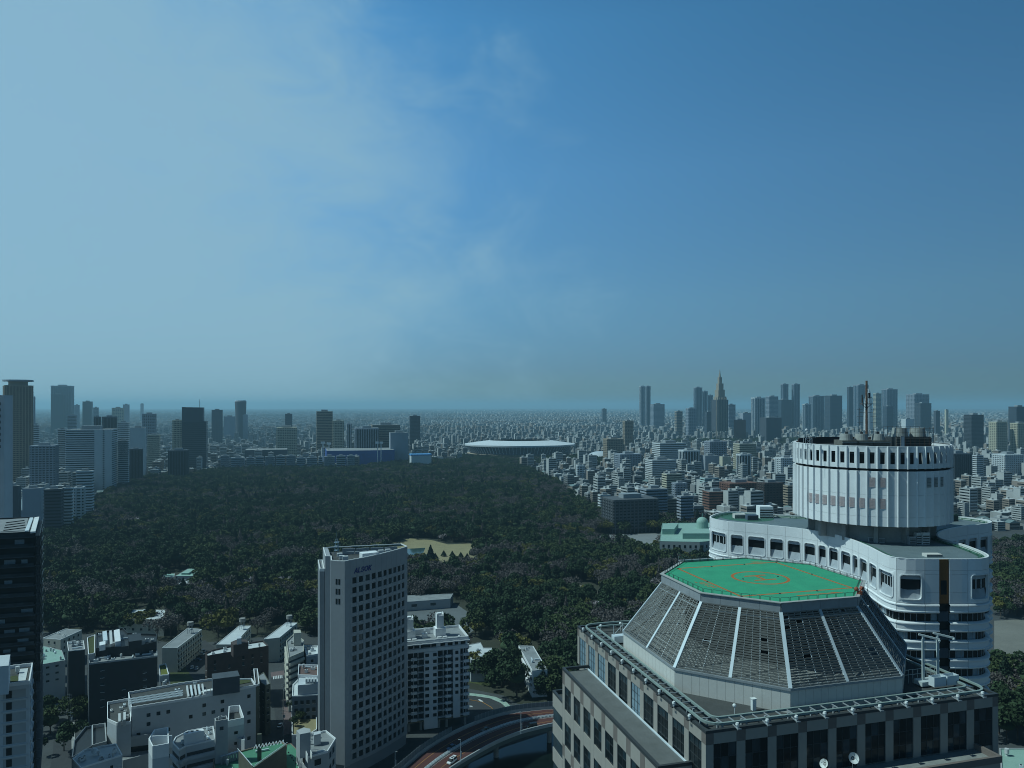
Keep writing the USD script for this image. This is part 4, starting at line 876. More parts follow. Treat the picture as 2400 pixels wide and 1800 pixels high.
# ground road behind the expressway
solo('side_road', MB().flat(gpoly([(1070, 1628), (1110, 1631), (1145, 1634), (1172, 1644), (1192, 1660), (1205, 1680), (1210, 1705), (1150, 1705), (1120, 1670), (1070, 1655)]), .05), ASPH, kind='structure')
solo('cycle_path', MB().flat(gpoly([(1095, 1624), (1130, 1628), (1162, 1634), (1186, 1645), (1206, 1664), (1196, 1668), (1174, 1648), (1148, 1637), (1115, 1632), (1095, 1630)]), .12), M('path_green', (.16, .30, .20), .9, c2=(.45, .5, .47), scale=.6), kind='structure')
g = MB(); c = [gp(*q, .2) for q in ((1100, 1640), (1130, 1645), (1152, 1658), (1165, 1678))]; g.path(c, .12); solo('centre_line', g, LINE, kind='structure')
for i in range(6): solo('crossing_stripe', MB().flat(gpoly([(1094 + i * 2.2, 1653 + i * .3), (1095.3 + i * 2.2, 1653 + i * .3), (1097 + i * 2.2, 1657.5), (1095.6 + i * 2.2, 1657.5)]), .056), LINEW, kind='structure')
solo('road_marking', MB().flat(gpoly([(1120, 1640), (1124, 1639), (1131, 1643), (1133, 1645), (1127, 1644.5)]), .056), LINEW, kind='structure')
solo('moat', MB().flat(gpoly([(1010, 1900), (1100, 1790), (1180, 1752), (1300, 1712), (1480, 1690), (1500, 1900)]), .02), M('moat_water', (.006, .012, .011), .12, spec=.25), kind='structure')
# ---------------------------------------------------------------- hand-traced buildings
from shapely.geometry.polygon import orient
def ccw(pts):
    p = Polygon(pts); p = p if p.is_valid else p.buffer(0)
    return np.array(orient(p).exterior.coords)[:-1]
class B(T):
    """a building from its traced roof outline: walls, deck, parapet, window rows on the faces that look this way"""
    def __init__(s, label, px, z, wall, roof=None, par=.9, base=0.0, cat='building', name='city_building', world=None, cap=None, group=None):
        c = ccw(world if world is not None else gpoly(px, z)); s.c, s.z, s.par = c, z, par; m = c.mean(0)
        super().__init__(name, label, cat, (m[0], m[1], base), group)
        P = Polygon(c); s.P = P; zd = z - par; s.zd = zd
        s.part('wall', MB().prism(P, base, zd, top=False), wall)
        s.part('roof_deck', MB().flat(P.buffer(-.05, join_style=2), zd + .004), roof or ROOFG)
        if par > .05:
            q = P.buffer(-.3, join_style=2)
            if not q.is_empty: s.part('parapet', MB().prism(P.difference(q), zd + .008, z), cap or wall)
    def edges(s, all=False):
        n = len(s.c)
        for i in range(n):
            a, b = s.c[i], s.c[(i + 1) % n]; d = b - a; L = np.linalg.norm(d)
            if L < 1.5: continue
            d /= L; nn = np.array([d[1], -d[0]]); mid = (a + b) / 2
            if all or nn @ mid < 0: yield i, a, d, L, nn
    def wins(s, sp=3.0, w=1.5, h=1.5, fh=3.2, top=2.0, bot=3.0, mat=None, style='punch', only=None, zmin=None, skip=0.0, rail=None, maxn=120):
        k = 0; rr = random.Random(int(abs(s.c[0][0] * 10)))
        for i, a, d, L, nn in s.edges():
            if only is not None and i not in only: continue
            fr = (tuple(a), tuple(d)); z = s.zd - top
            n = max(1, int((L - .8) / sp)); off = (L - n * sp) / 2
            while z - h > bot:
                if style == 'band':
                    s.part('window_band', MB(fr).box(.4, L - .4, -.04, -.006, z - h, z), mat or GLD)
                elif style == 'balcony':
                    s.part('balcony_recess', MB(fr).box(.3, L - .3, -.05, -.006, z - h, z), mat or DRK)
                    s.part('balcony', MB(fr).box(.2, L - .2, -1.0, -.06, z - h - .5, z - h + .75), rail or WAP)
                else:
                    for q in range(n):
                        if k >= maxn: break
                        if rr.random() < skip: continue
                        x = off + sp * (q + .5) - w / 2; k += 1
                        p = s.part('window', MB(fr).box(x, x + w, -.03, -.006, z - h, z), mat or (GLB if rr.random() < .25 else GLD))
                        s.part('window_sill', MB(fr).box(x - .08, x + w + .08, -.12, -.032, z - h - .1, z - h), WHITE2, parent=p)
                z -= fh
    def units(s, n, seed=0, big=1.0, mats=None):
        rr = random.Random(seed); P = s.P.buffer(-1.4); k = 0
        if P.is_empty: return
        x0, y0, x1, y1 = P.bounds
        for _ in range(n * 6):
            if k >= n: break
            x, y = rr.uniform(x0, x1), rr.uniform(y0, y1)
            if not P.contains(Point(x, y)): continue
            k += 1; t = rr.random(); a = math.atan2(*(s.c[1] - s.c[0])[::-1]); m = (mats or [AIRC, STEEL, GREYM, WHITE2])[rr.randrange(4)]
            w, d, hh = rr.uniform(.9, 2.2) * big, rr.uniform(.8, 1.5) * big, rr.uniform(.9, 1.9) * big
            if t < .62:
                p = s.part('roof_unit', MB().cbox(x, y, w, d, s.zd + .15, s.zd + hh, a), m)
                s.part('fan', MB().cyl(x, y, min(w, d) * .36, s.zd + hh + .004, s.zd + hh + .12, 10), DARKM, parent=p)
            elif t < .82: s.part('roof_duct', MB().cbox(x, y, w * 2.4, .5, s.zd + .2, s.zd + .75, a + (rr.random() < .4) * 1.57), STEEL)
            else:
                g = MB(); g.cyl(x, y, .55 * big, s.zd + .7, s.zd + 2.0 * big, 12); g.bar([x, y, s.zd], [x, y, s.zd + .8], .35, 6); s.part('water_tank', g, AIRC)
    def box(s, name, px, z0, z1, mat, par=None, world=None):
        c = ccw(world if world is not None else gpoly(px, z1)); return s.part(name, MB().prism(c, z0, z1), mat)
BLK = M('dark_tile', (.022, .026, .03), .5, c2=(.03, .034, .036), scale=.3)
BRN = M('brown_tile', (.085, .062, .056), .8, c2=(.06, .046, .042), scale=.3)
OLV = M('olive_render', (.13, .13, .095), .85, c2=(.10, .10, .075), scale=.3)
MINT = M('mint_roof', (.30, .45, .38), .7, c2=(.24, .37, .31), scale=.25)
MINTG = M('green_membrane', (.085, .26, .155), .8, c2=(.06, .19, .12), scale=.35)
GRASS = M('lawn_olive', (.075, .085, .03), .95, c2=(.045, .06, .022), scale=.8)
LAWNT = M('dry_lawn', (.30, .255, .14), .95, c2=(.22, .19, .105), scale=.12)
GRW = M('grey_render', (.42, .43, .43), .8, c2=(.34, .35, .35), scale=.15)
BLW = M('blue_white_render', (.55, .575, .59), .75, c2=(.46, .485, .50), scale=.12)
TERR = M('terracotta_deck', (.16, .10, .085), .85, c2=(.12, .08, .07), scale=.5)
CRM = M('cream_render', (.52, .50, .42), .8, c2=(.43, .41, .34), scale=.2)

# towers cut by the left edge of the frame
b = B('pale slab tower showing only a sliver along the left edge of the frame', None, 156, BLW, world=[(-295, 400), (-274.3, 400), (-277, 411), (-298, 411)], name='edge_tower', cat='tower')
b.wins(2.6, 1.4, 1.6, 3.3, 3, 20, maxn=60)
b = B('dark glass balcony tower at the left edge with a mast-like row of corner lights', [(-60, 1216), (92, 1211), (83, 1245.5), (-60, 1252)], 110, BLK, ROOFG, .5, name='glass_tower', cat='tower')
for i, a, d, L, nn in b.edges():
    fr = (tuple(a), tuple(d)); z = 108.6; f = 0
    while z > 30:
        b.part('floor_slab', MB(fr).box(.0, L, -1.3, -.02, z - .35, z), M('slab_dark', (.035, .045, .055), .6, var=.2, scale=.5))
        b.part('glass_wall', MB(fr).box(.1, L - .1, -.2, -.03, z - 2.9, z - .36), GLD)
        if z > 60:
            b.part('glass_rail', MB(fr).box(.1, L - .1, -1.28, -1.22, z, z + .9), glass('rail_glass', (.012, .018, .022), r=.1, spec=.3))
            rr = random.Random(f + i * 50)
            if L > 8:
                for q in range(3):
                    x = L - 14 + q * 4.6 + rr.uniform(-1, 1)
                    if rr.random() < .45: b.part('reflection_patch', MB(fr).box(x, x + rr.uniform(1.4, 3.2), -.26, -.21, z - 2.4, z - rr.uniform(.9, 1.6)), M('reflection_pale', (.20, .24, .26), .7, var=.3, scale=.6))  # pale boxes paint reflections of the bright interior onto the glass
            else:
                b.part('corner_light', MB(fr).cbox(L + .2, -.9, .3, .3, z - .3, z), FLD); b.part('corner_post', MB(fr).cbox(L + .2, -.9, .1, .1, z - 1.6, z - .31), STEEL)
        z -= 3.1; f += 1
b.box('roof_panel', [(-60, 1222), (66, 1214), (60, 1243), (-60, 1249)], 109.55, 109.75, ROOFG)
for k in range(4):
    p, q = gp(8 + k * 2, 1243 - k * 6, 109.9), gp(60 - k, 1236 - k * 5.5, 109.9); b.part('skylight_rib', MB().bar(p, q, .18), DARKM)
b.box('roof_gutter', [(70, 1213), (78, 1212.5), (67, 1243), (58, 1244)], 109.76, 110.3, STEEL); b.box('roof_edge', [(81, 1212), (92, 1211), (83, 1245), (71, 1246)], 109.6, 110.15, WHITE2)
b = B('light grey block with recessed panels and a green roof patch in the left foreground', [(-70, 1612), (70, 1595), (77, 1553), (-70, 1570)], 76, BLW, ROOFD, 1.0, name='grey_block', cat='building', cap=WHITE)
for i, a, d, L, nn in b.edges():
    fr = (tuple(a), tuple(d)); z = 74
    if L < 8: continue
    for f in range(14):
        for q in range(3):
            x1 = L - .9 - q * 8.0
            if x1 - 6 < 0: continue
            b.part('panel_recess', MB(fr).box(x1 - 5.2, x1, -.03, -.005, z - 2.2, z), GRW)
            b.part('window', MB(fr).box(x1 - 4.5, x1 - 3.2, -.06, -.032, z - 2.1, z - .1), GLD)
            b.part('ledge', MB(fr).box(x1 - 5.6, x1 + .3, -.25, -.01, z - 2.75, z - 2.45), BLW)
        z -= 3.05
b.box('roof_garden', [(-60, 1596), (40, 1583), (43, 1590), (42, 1597), (-60, 1609)], 75.05, 75.3, GRASS); b.box('roof_sheet', [(46, 1568), (66, 1565.5), (60, 1594), (42, 1596)], 75.05, 75.2, ROOFW)
b.box('stair_hut', [(-60, 1541), (24, 1534), (20, 1560), (-60, 1566)], 75.05, 82.5, BLW); b.units(3, 4)

b = B('white polygonal block whose flat roof carries shiny plant at the bottom left', [(169, 1778), (196, 1757), (236, 1748), (272, 1742), (281, 1757), (287, 1769), (189, 1799)], 30, BLW, ROOFW, .5, cap=WHITE); b.wins(6, .9, 2, 4, 2, 10); b.units(9, 11, .8)
p = gp(222, 1770, 29.6); g = MB(); g.sphere([p[0], p[1], 31], 1.1); b.part('dome_vent', g, STEEL)
b = B('tall white lift tower with an open top in the bottom left foreground', [(348, 1731), (361, 1710), (394.5, 1703.5), (396, 1742), (357, 1749)], 46, BLW, ROOFB, 4.0, name='lift_tower', cat='tower', cap=WHITE)
b.part('cross_wall', MB().cbox(*gp(380, 1724, 46)[:2], 6.0, .3, 42.1, 46, .1), WHITE)
b = B('long white office block with rows of rooftop pipes and a dark penthouse', [(308, 1657), (433, 1637), (461, 1632), (599.7, 1604.6), (590, 1589), (494, 1590), (420, 1600), (300, 1622)], 30, BLW, ROOFD, 1.0, name='long_office', cat='office building', cap=WHITE)
b.wins(3.6, 1.4, 1.5, 3.6, 2.6, 4, skip=.45)
b.box('penthouse', [(496.6, 1579), (557, 1571.5), (562, 1584), (499, 1592)], 29.05, 36, M('penthouse_slate', (.07, .085, .10), .7, var=.2, scale=.3))
b.box('roof_garden', [(548, 1606), (588, 1598), (584, 1591), (566, 1592)], 29.02, 29.25, GRASS)
for k in range(3):
    g = MB(); 
    for q in range(2): g.bar(gp(302 + q, 1650 - k * 5 - q * 2, 30.6), gp(428 + q, 1630 - k * 5 - q * 2, 30.6), .22)
    b.part('roof_pipe', g, STEEL)
for k in range(5): b.box('roof_duct', [(440 + k * 9, 1632 - k * 1.5), (444 + k * 9, 1631 - k * 1.5), (440 + k * 9, 1606 - k), (436 + k * 9, 1607 - k)], 29.1, 30.4 + .3 * (k % 2), STEEL if k % 2 else AIRC)
for k in range(4): b.box('roof_unit', [(478 + k * 8, 1621 - k * 1.4), (484.5 + k * 8, 1620 - k * 1.4), (484 + k * 8, 1616 - k * 1.4), (477.5 + k * 8, 1617 - k * 1.4)], 29.1, 31.2, WHITE)
for k in range(2): b.part('parabola_sign', MB().cyl(*gp(541 + k * 10, 1607 - k * 2, 29.2)[:2], .9, 29.2, 30.8, 12, .6), STEEL)
b.units(6, 21, .9)
b = B('lower white wing with a dark roof pit left of the long white office', [(251, 1645), (306, 1635), (307, 1690), (273, 1694), (251, 1684)], 26, BLW, ROOFD, 1.2, cap=WHITE); b.units(7, 3); b.box('roof_duct', [(277, 1672), (283, 1671), (283, 1690), (277, 1691)], 25, 27.6, AIRC); b.box('roof_duct', [(289, 1669), (295, 1668), (295, 1686), (289, 1687)], 25, 27.6, AIRC)
b = B('grey-topped dark hall with a row of white condensers in the bottom left block', [(273, 1694), (340, 1681), (345, 1700), (374, 1690), (390, 1700), (388, 1716), (274, 1730)], 19, GRW, ROOFD, 1.6); b.wins(4, 2.5, 2.2, 4, 2.6, 4, style='band')
for k in range(9):
    b.box('condenser', [(344 + (k % 3) * 6, 1690 + (k // 3) * 3.4), (348 + (k % 3) * 6, 1689 + (k // 3) * 3.4), (348 + (k % 3) * 6, 1691.5 + (k // 3) * 3.4), (344 + (k % 3) * 6, 1692.5 + (k // 3) * 3.4)], 17.5, 19.4, WHITE)
b = B('low grey flat roof with a round planter wall beside the white polygonal block', [(248, 1736), (348, 1718), (352, 1765), (288, 1782), (250, 1752)], 13, GRW, ROOFG, .6)
p = gp(262, 1722, 16); th = np.linspace(0, 2 * np.pi, 33)[:-1]; b.part('round_planter', MB().sweep(np.c_[p[0] + 3.3 * np.cos(th), p[1] + 3.3 * np.sin(th)], [(0, 12.5), (0, 16), (-.5, 16), (-.5, 12.5)]), BLW)
b = B('dark flat block between the street and the round planter', [(216, 1699), (247, 1694), (250, 1737), (216, 1746)], 20, GRW, BLK, 1.4)
b = B('dark curved-wall block at the street corner in the bottom left', [(200, 1703), (216, 1700), (215, 1748), (168, 1775), (174, 1735)], 18, M('slate_render', (.10, .12, .14), .8), BLK, 1.0)
b = B('stepped white terrace block with a big white plant box on its roof', [(404, 1740), (411, 1727), (440, 1712), (500, 1701), (505, 1732), (435.6, 1748), (420, 1757)], 28, BLW, ROOFG, .5, cap=WHITE); b.wins(3, 2.2, 2.0, 4.2, 2.2, 4, style='balcony', rail=BLW)
b.box('plant_box', [(432, 1722), (479, 1712), (475, 1707), (430, 1717)], 27.55, 31.5, WHITE)
for k in range(3): b.part('plant_hatch', MB().cbox(*gp(438 + k * 12, 1717.5 - k * 2.6, 31.5)[:2], .9, .5, 31.504, 31.62), DARKM)
b.units(12, 31, .8)
b = B('grey stair tower with small square windows right of the white terrace block', [(505, 1690), (534, 1685), (531, 1677), (503, 1683)], 37, GRW, ROOFD, .8); b.wins(4, 1.2, 1.3, 9, 1.6, 28, maxn=4); b.units(3, 8, .8)
b = B('pale block with a deep open roof court beside the grey stair tower', [(534, 1689), (572, 1681.5), (562, 1652), (536, 1655)], 32, BLW, ROOFD, 2.6, cap=WHITE); b.wins(5, 1.3, 1.1, 4, 2, 20, skip=.4)
b = B('small white stair enclosure below the pale open-court block', [(546, 1716), (556, 1729), (573, 1735), (573, 1722), (560, 1712)], 25, BLW, ROOFD, 2.0)
b = B('olive building with green roof, bank of condensers and truss screens at the bottom', [(499, 1780), (520, 1771), (558, 1761), (592, 1752), (660, 1737), (671, 1745), (668, 1772), (560, 1815), (505, 1815)], 22, M('tan_render', (.26, .19, .14), .85), MINTG, .5)
for a_, c_ in (((560, 1759), (594, 1799)), ((594, 1799), (671, 1745))):
    p, q = gp(*a_, 27.5), gp(*c_, 27.5); d = (q - p)[:2]; L = np.linalg.norm(d); d /= L; fr = (tuple(p[:2]), tuple(d))
    b.part('screen_wall', MB(fr).box(0, L, -.15, .15, 2, 27.5), OLV)
    g = MB(fr)
    for z in (26.6, 28.4): g.bar([0, -.5 if z > 27 else .8, z], [L, -.5 if z > 27 else .8, z], .1)
    for k in range(int(L / 1.5)): g.bar([k * 1.5, .8, 26.6], [k * 1.5 + .75, -.5, 28.4], .06); g.bar([k * 1.5 + .75, -.5, 28.4], [k * 1.5 + 1.5, .8, 26.6], .06)
    b.part('screen_truss', g, STEEL)
g = MB(); 
for k in range(9): g.bar(gp(594 + k * 8, 1757 - k * 1.6, 28), gp(600 + k * 8, 1745 - k * 1.4, 28), .09); g.bar(gp(600 + k * 8, 1745 - k * 1.4, 28), gp(602 + k * 8, 1755.5 - k * 1.6, 28), .09)
b.part('screen_truss', g, STEEL)
b.part('post', MB().cbox(*gp(608, 1765, 24)[:2], 1.4, 1.0, 21.5, 31, .2), OLV)
for k in range(7):
    x = 517 + k * 6.3; b.box('condenser', [(x, 1776 - k * 1.9), (x + 5.4, 1774.6 - k * 1.9), (x + 5.2, 1769.5 - k * 1.9), (x - .2, 1771 - k * 1.9)], 21.6, 24.2, GREYM); 
    p = gp(x + 2.6, 1772.5 - k * 1.9, 24.2); b.part('fan', MB().cyl(p[0], p[1], .55, 24.204, 24.35, 10), STEEL)
b.units(6, 5)
b = B('mint green lean-to roof beside the olive building', [(671, 1744), (682, 1742), (721, 1781), (700, 1803), (664, 1808)], 17, M('tan_render', (.26, .19, .14), .85), MINTG, .15)
g = MB()
for k in range(6): p = gp(676 + k * 4.2, 1764 + k * 6, 17); g.cbox(p[0], p[1], .4, .4, 16.9, 17.3)
b.part('roof_light', g, DARKM, kind='stuff')
b = B('many-sided white terrace building with a square tower at the foot of the office tower', [(694, 1727), (703, 1752), (721, 1773.5), (768, 1760), (787, 1729.5), (764, 1711), (742, 1716), (728, 1716)], 26, GRW, ROOFG, .7, cap=WHITE); b.wins(4, 2.4, 2.2, 4.5, 1.2, 8); b.units(6, 17, .8)
b.box('stair_tower', [(694.5, 1712), (703, 1721), (728, 1716), (727, 1708), (712, 1705)], 25.4, 34, GRW)
p = gp(714, 1718, 31); b.part('window', MB().cbox(p[0] + .2, p[1] - 1.1, 2.2, .3, 29.2, 30.6, .1), GLD)
for k in range(2): b.box('fin_wall', [(716.5 + k * 10, 1760 - k * 3), (721 + k * 10, 1769 - k * 3), (722 + k * 10, 1768.5 - k * 3), (717.5 + k * 10, 1759.5 - k * 3)], 25.4, 28.4, WHITE2)
b.box('hut', [(735, 1716), (751, 1712.5), (752, 1719), (736, 1723)], 25.4, 29.4, BLW)
b = B('walled podium with a brown lawn and shrubs beside the office tower', [(683.5, 1654), (741, 1649), (743, 1708), (728, 1718), (684, 1722)], 9, BLW, LAWNT, .8, cap=WHITE)
b = B('white stepped building with a dark lower storey left of the office tower', [(684.5, 1631), (745, 1627), (745, 1590), (700, 1590), (686, 1604)], 19, M('slate_blue_render', (.16, .19, .22), .8), ROOFW, .6, cap=WHITE); b.wins(2.6, 1.5, 1.8, 3.5, 1.8, 3)
b.box('upper_storey', [(698, 1606), (745, 1602), (745, 1580), (702, 1583)], 18.4, 23.5, BLW)
for k in range(4): b.box('condenser', [(716 + k * 7, 1592), (721 + k * 7, 1591.6), (721 + k * 7, 1587), (716 + k * 7, 1587.4)], 23.55, 25.6, AIRC)
b = B('block with a reddish roof terrace behind the white stepped building', [(698, 1581), (745, 1583), (745, 1558), (700, 1556)], 25, BLW, TERR, 1.0, cap=WHITE); b.units(4, 9)
b = B('dark brown tiled apartment house with pale roofs and a taller centre', [(481, 1530), (485.5, 1537), (522, 1530.5), (553, 1526), (629.5, 1513.2), (617, 1501), (600, 1503), (541, 1513), (500, 1522)], 26, BRN, ROOFW, .8, name='brown_apartments', cat='apartment block'); b.wins(4.5, 1.0, 1.8, 3.2, 2.2, 3, skip=.45); b.units(5, 15)
b.box('centre_tower', [(541, 1505), (547, 1511.5), (582, 1505), (577, 1498), (552, 1500)], 25.2, 31.5, BRN); b.box('stair_hut', [(555, 1497), (566, 1495.5), (565, 1490), (556, 1491)], 31.55, 34.5, BLW)
for k, (px, lab, tk) in enumerate((([(380, 1518), (415.5, 1518), (473, 1474.5), (440, 1471.5)], 'cream housing slab with a grey roof and water tank, leftmost of the three', (446, 1484)), ([(507, 1510), (548, 1510), (588, 1466.5), (560, 1466.5)], 'cream housing slab with a white roof behind the brown apartment house', (568, 1475)), ([(618, 1498), (655, 1494), (697, 1459.5), (671, 1458.5)], 'cream housing slab with a white roof, nearest the office tower of the three', (678, 1468)))):
    b = B(lab, px, 14, CRM, ROOFW if k else ROOFG, .25, name='housing_slab', cat='apartment block', group='low housing slabs by the park', cap=WHITE2)
    c = b.c; 
    for i in range(len(c)):
        a, q = c[i], c[(i + 1) % len(c)]; d = q - a; L = np.linalg.norm(d); d = d / L; nn = np.array([d[1], -d[0]])
        if L < 10 or nn[0] < .5: continue
        fr = (tuple(a), tuple(d))
        for f in range(4):
            for w in range(int(L / 3.4)):
                x = 1 + w * 3.4; p = b.part('window', MB(fr).box(x, x + 1.9, -.03, -.006, 10.9 - f * 3.1, 12.5 - f * 3.1), GLD); b.part('balcony', MB(fr).box(x - .1, x + 2.2, -.8, -.04, 9.6 - f * 3.1, 10.5 - f * 3.1), CRM)
    p = gp(*tk, 13.8); w = T('water_tank', ('leftmost', 'middle', 'rightmost')[k] + ' rusty round water tank on legs above the cream housing slabs', 'water tank', tuple(p), 'water tanks on the housing slabs')
    g = MB()
    for sx in (-1.2, 1.2):
        for sy in (-1.2, 1.2): g.bar([p[0] + sx, p[1] + sy, 13.8], [p[0] + sx * .8, p[1] + sy * .8, 18.6], .13)
    g.box(p[0] - 1.3, p[0] + 1.3, p[1] - 1.3, p[1] + 1.3, 16, 16.12); w.part('leg_frame', g, GREYM)
    w.part('tank', MB().cyl(p[0], p[1], 1.9, 18.6, 20.6, 16, 1.8), M('tank_pale', (.36, .36, .34), .8, c2=(.2, .18, .16), scale=.8))
b = B('cream low museum-like building with a white roof at the edge of the wood', [(278, 1450), (302, 1428), (388, 1428), (384, 1452)], 11, CRM, ROOFW, .4); b.wins(5.5, 1.5, 1.6, 4.2, 1.4, 1.5); b.units(5, 2, 1.2)
b = B('cluster of white flat roofs among the trees in the wood', [(370, 1377), (440, 1360), (453, 1368), (408, 1392)], 8, GRW, ROOFW, .3); b.units(5, 19, 1.2)
b = B('pavilion with a pale mint curved roof above the white flat roofs', [(411, 1350), (440, 1333), (473, 1331), (452, 1350)], 9, GRW, MINT, .1, cat='pavilion'); b.box('ridge', [(425, 1343), (445, 1332), (460, 1331), (442, 1343)], 8.95, 10.4, MINT)
b = B('small mint-roofed lodge left of the curved pavilion in the wood', [(383, 1345), (410, 1344), (408, 1352), (383, 1353)], 7, GRW, MINT, .1, cat='lodge')
b = B('grey-brown shed roof half hidden by blossom trees left of the office tower', [(611, 1404), (632, 1392), (655, 1389), (650, 1397), (625, 1408)], 5, GRW, M('shed_roof', (.36, .34, .31), .9, var=.2, scale=.4), .1, cat='shed')
b = B('long dark tiled block with plant along its roof edge in the left block', [(209, 1554), (369, 1536), (368, 1521), (290, 1529), (209, 1542)], 30, BLK, ROOFG, .8, cap=GREYM); b.units(16, 41, .9); b.wins(9, 1.6, 1.0, 3.4, 2.5, 6, skip=.3, mat=GLB)
b = B('dark block topped by silver ducts and a white plant roof behind the long dark block', [(225, 1483), (288, 1471), (300, 1483), (368, 1486), (366, 1503), (330, 1512), (225, 1519)], 34, BLK, BLK, .8); b.units(6, 43, 1.1)
b.box('plant_roof', [(267, 1477), (280, 1474), (283, 1502), (270, 1504)], 33.3, 36.2, WHITE); b.box('roof_duct', [(240, 1480), (250, 1478), (252, 1500), (242, 1502)], 33.3, 35, STEEL); b.box('roof_duct', [(256, 1478), (262, 1477), (264, 1508), (258, 1510)], 33.3, 35.4, AIRC); b.box('plant_unit', [(233, 1505), (247, 1502), (247, 1510), (233, 1513)], 33.3, 36, WHITE); b.box('plant_screen', [(300, 1488), (330, 1484), (332, 1500), (302, 1504)], 33.3, 37, BLK)
b = B('narrow roof garden strip in grass on the left flank of the dark duct block', [(204, 1494), (223, 1487), (222, 1530), (207, 1533)], 33, GRW, GRASS, .4, cap=WHITE)
b = B('black-walled block with small grid of condensers left of the roof garden strip', [(157, 1504), (196, 1501), (199, 1521), (160, 1525)], 33, BLK, ROOFG, .4, cap=WHITE2); b.units(12, 51, .8)
b = B('house with a pale mint hipped roof and old plant beside the dark glass tower', [(87, 1521), (102, 1514), (145, 1524), (153, 1547), (92, 1558)], 22, GRW, MINT, .1, cat='house'); b.wins(4, 1.4, 1.0, 3.4, 1.6, 12); b.units(7, 53, .9)
b = B('lower mint-roofed terrace house in front of the hipped mint house', [(86, 1585), (113, 1580), (148, 1588), (149, 1593), (88, 1603)], 12, GRW, MINT, .1, cat='house'); b.wins(3.4, 1.5, 1.2, 3.4, 1.2, 2)
b = B('grey lean-to with glass roof panels on the shady street in the left block', [(168, 1572), (196, 1566), (198, 1626), (170, 1632)], 7, GRW, M('glass_roof', (.16, .19, .19), .3, c2=(.05, .07, .07), scale=.35), .1)
b = B('pale house with a slanting grey roof behind the mint houses', [(100.5, 1495), (152.6, 1473.5), (192, 1476), (142, 1498.6)], 16, CRM, ROOFG, .35, cap=WHITE2, cat='house'); b.wins(4, 1.2, 1.5, 3.4, 1.2, 6); b.units(3, 3)
b = B('slim cream apartment house with stepped balconies left of the office tower', [(671, 1502), (690, 1484), (712, 1500), (712, 1526), (676, 1541)], 27, CRM, ROOFG, .6); b.wins(3, 2, 1.5, 3.0, 1.5, 3, style='balcony', rail=CRM); b.units(5, 6); b.box('stair_tower', [(688, 1476), (704, 1476), (706, 1483), (689, 1484)], 26.4, 33, CRM)
b = B('grey house with a white roof terrace beside the slim cream apartments', [(712, 1512), (745, 1513), (745, 1532), (718, 1536)], 25, GRW, ROOFW, .9, cap=WHITE2); b.wins(3, 1.2, 1.4, 3.2, 1.6, 5); b.units(4, 7)
b = B('narrow tall roof strip with a white parapet between the brown apartments and the street', [(594, 1567), (604, 1567), (608, 1602), (598, 1606)], 28, OLV, ROOFD, .8, cap=WHITE); b.units(4, 8, .6)
b = B('olive gabled house on the side street behind the long white office', [(604, 1584), (618, 1575), (634, 1602), (622, 1606), (612, 1600)], 23, OLV, ROOFG, .2, cat='house'); b.wins(3, 1.2, 1.4, 3.4, 2, 5)
b = B('small block with a yellow-green roof garden right of the long dark block', [(373, 1558), (389, 1555), (396, 1580), (374, 1583)], 24, GRW, M('roof_moss', (.16, .17, .03), .95, c2=(.08, .10, .03), scale=.6), .5, cap=WHITE)
b = B('grey back block with vents under the yellow-green roof garden', [(374, 1586), (396, 1583), (398, 1605), (375, 1610)], 21, M('slate_render', (.10, .12, .14), .8), ROOFD, .6); b.units(4, 12)
# right-hand low buildings by the expressway and behind the balcony block
b = B('white flat-roofed house right behind the balcony apartment block', [(1090, 1512), (1126, 1505), (1133, 1518), (1153, 1518), (1154, 1531), (1139, 1533), (1139, 1546), (1104, 1547)], 12, GRW, ROOFW, .3); b.wins(4, 1.5, 1.5, 3.6, 2, 2); b.units(4, 61)
b = B('pale slab block with balconies standing among trees right of the balcony apartments', [(1215, 1513), (1250, 1514), (1283, 1569), (1247, 1571)], 14, WAP, ROOFG, .4, cap=WHITE2, cat='apartment block')
for i, a, d, L, nn in b.edges():
    if L > 12 and nn[0] < -.3: b.wins(3.2, 2.2, 1.5, 3.1, 1.2, 2, style='balcony', only=[i])
b.units(5, 66, .8)
b = B('mint green flat roof with a small unit at the bottom right corner', [(2342, 1753), (2430, 1753), (2450, 1815), (2380, 1815), (2346, 1800)], 55, GRW, MINT, .3); b.units(2, 4)
# streets
solo('street', MB().flat(gpoly([(128, 1690), (160, 1686), (166, 1720), (168, 1800), (160, 1850), (110, 1850), (124, 1760)]), .02), ASPH, kind='structure')
solo('street', MB().flat(gpoly([(634, 1588), (668, 1585), (680, 1640), (684, 1720), (690, 1800), (640, 1800), (648, 1700), (640, 1640)]), .02), ASPH, kind='structure')
solo('pavement', MB().flat(gpoly([(161, 1686), (175, 1684), (176, 1740), (176, 1800), (169, 1800), (167, 1720)]), .12), CONC, kind='structure')
solo('pavement', MB().flat(gpoly([(662, 1640), (682, 1638), (684, 1720), (664, 1724)]), .12), M('brick_pavement', (.17, .12, .115), .9, var=.2, scale=.6), kind='structure')
solo('brick_crossing', MB().flat(gpoly([(634, 1576), (667, 1571), (669, 1582), (636, 1588)]), .03), M('brick_pavement', (.17, .12, .115), .9), kind='structure')
for k in range(6): solo('crossing_stripe', MB().flat(gpoly([(640 + k * 4, 1592 - k * .5), (642.2 + k * 4, 1591.8 - k * .5), (641.6 + k * 4, 1584.6 - k * .5), (639.6 + k * 4, 1585 - k * .5)]), .034), LINEW, kind='structure')
solo('car_park', MB().flat(gpoly([(437, 1530), (480, 1500), (505, 1520), (482, 1560), (478, 1600), (420, 1610), (430, 1570)]), .02), ASPH, kind='structure')
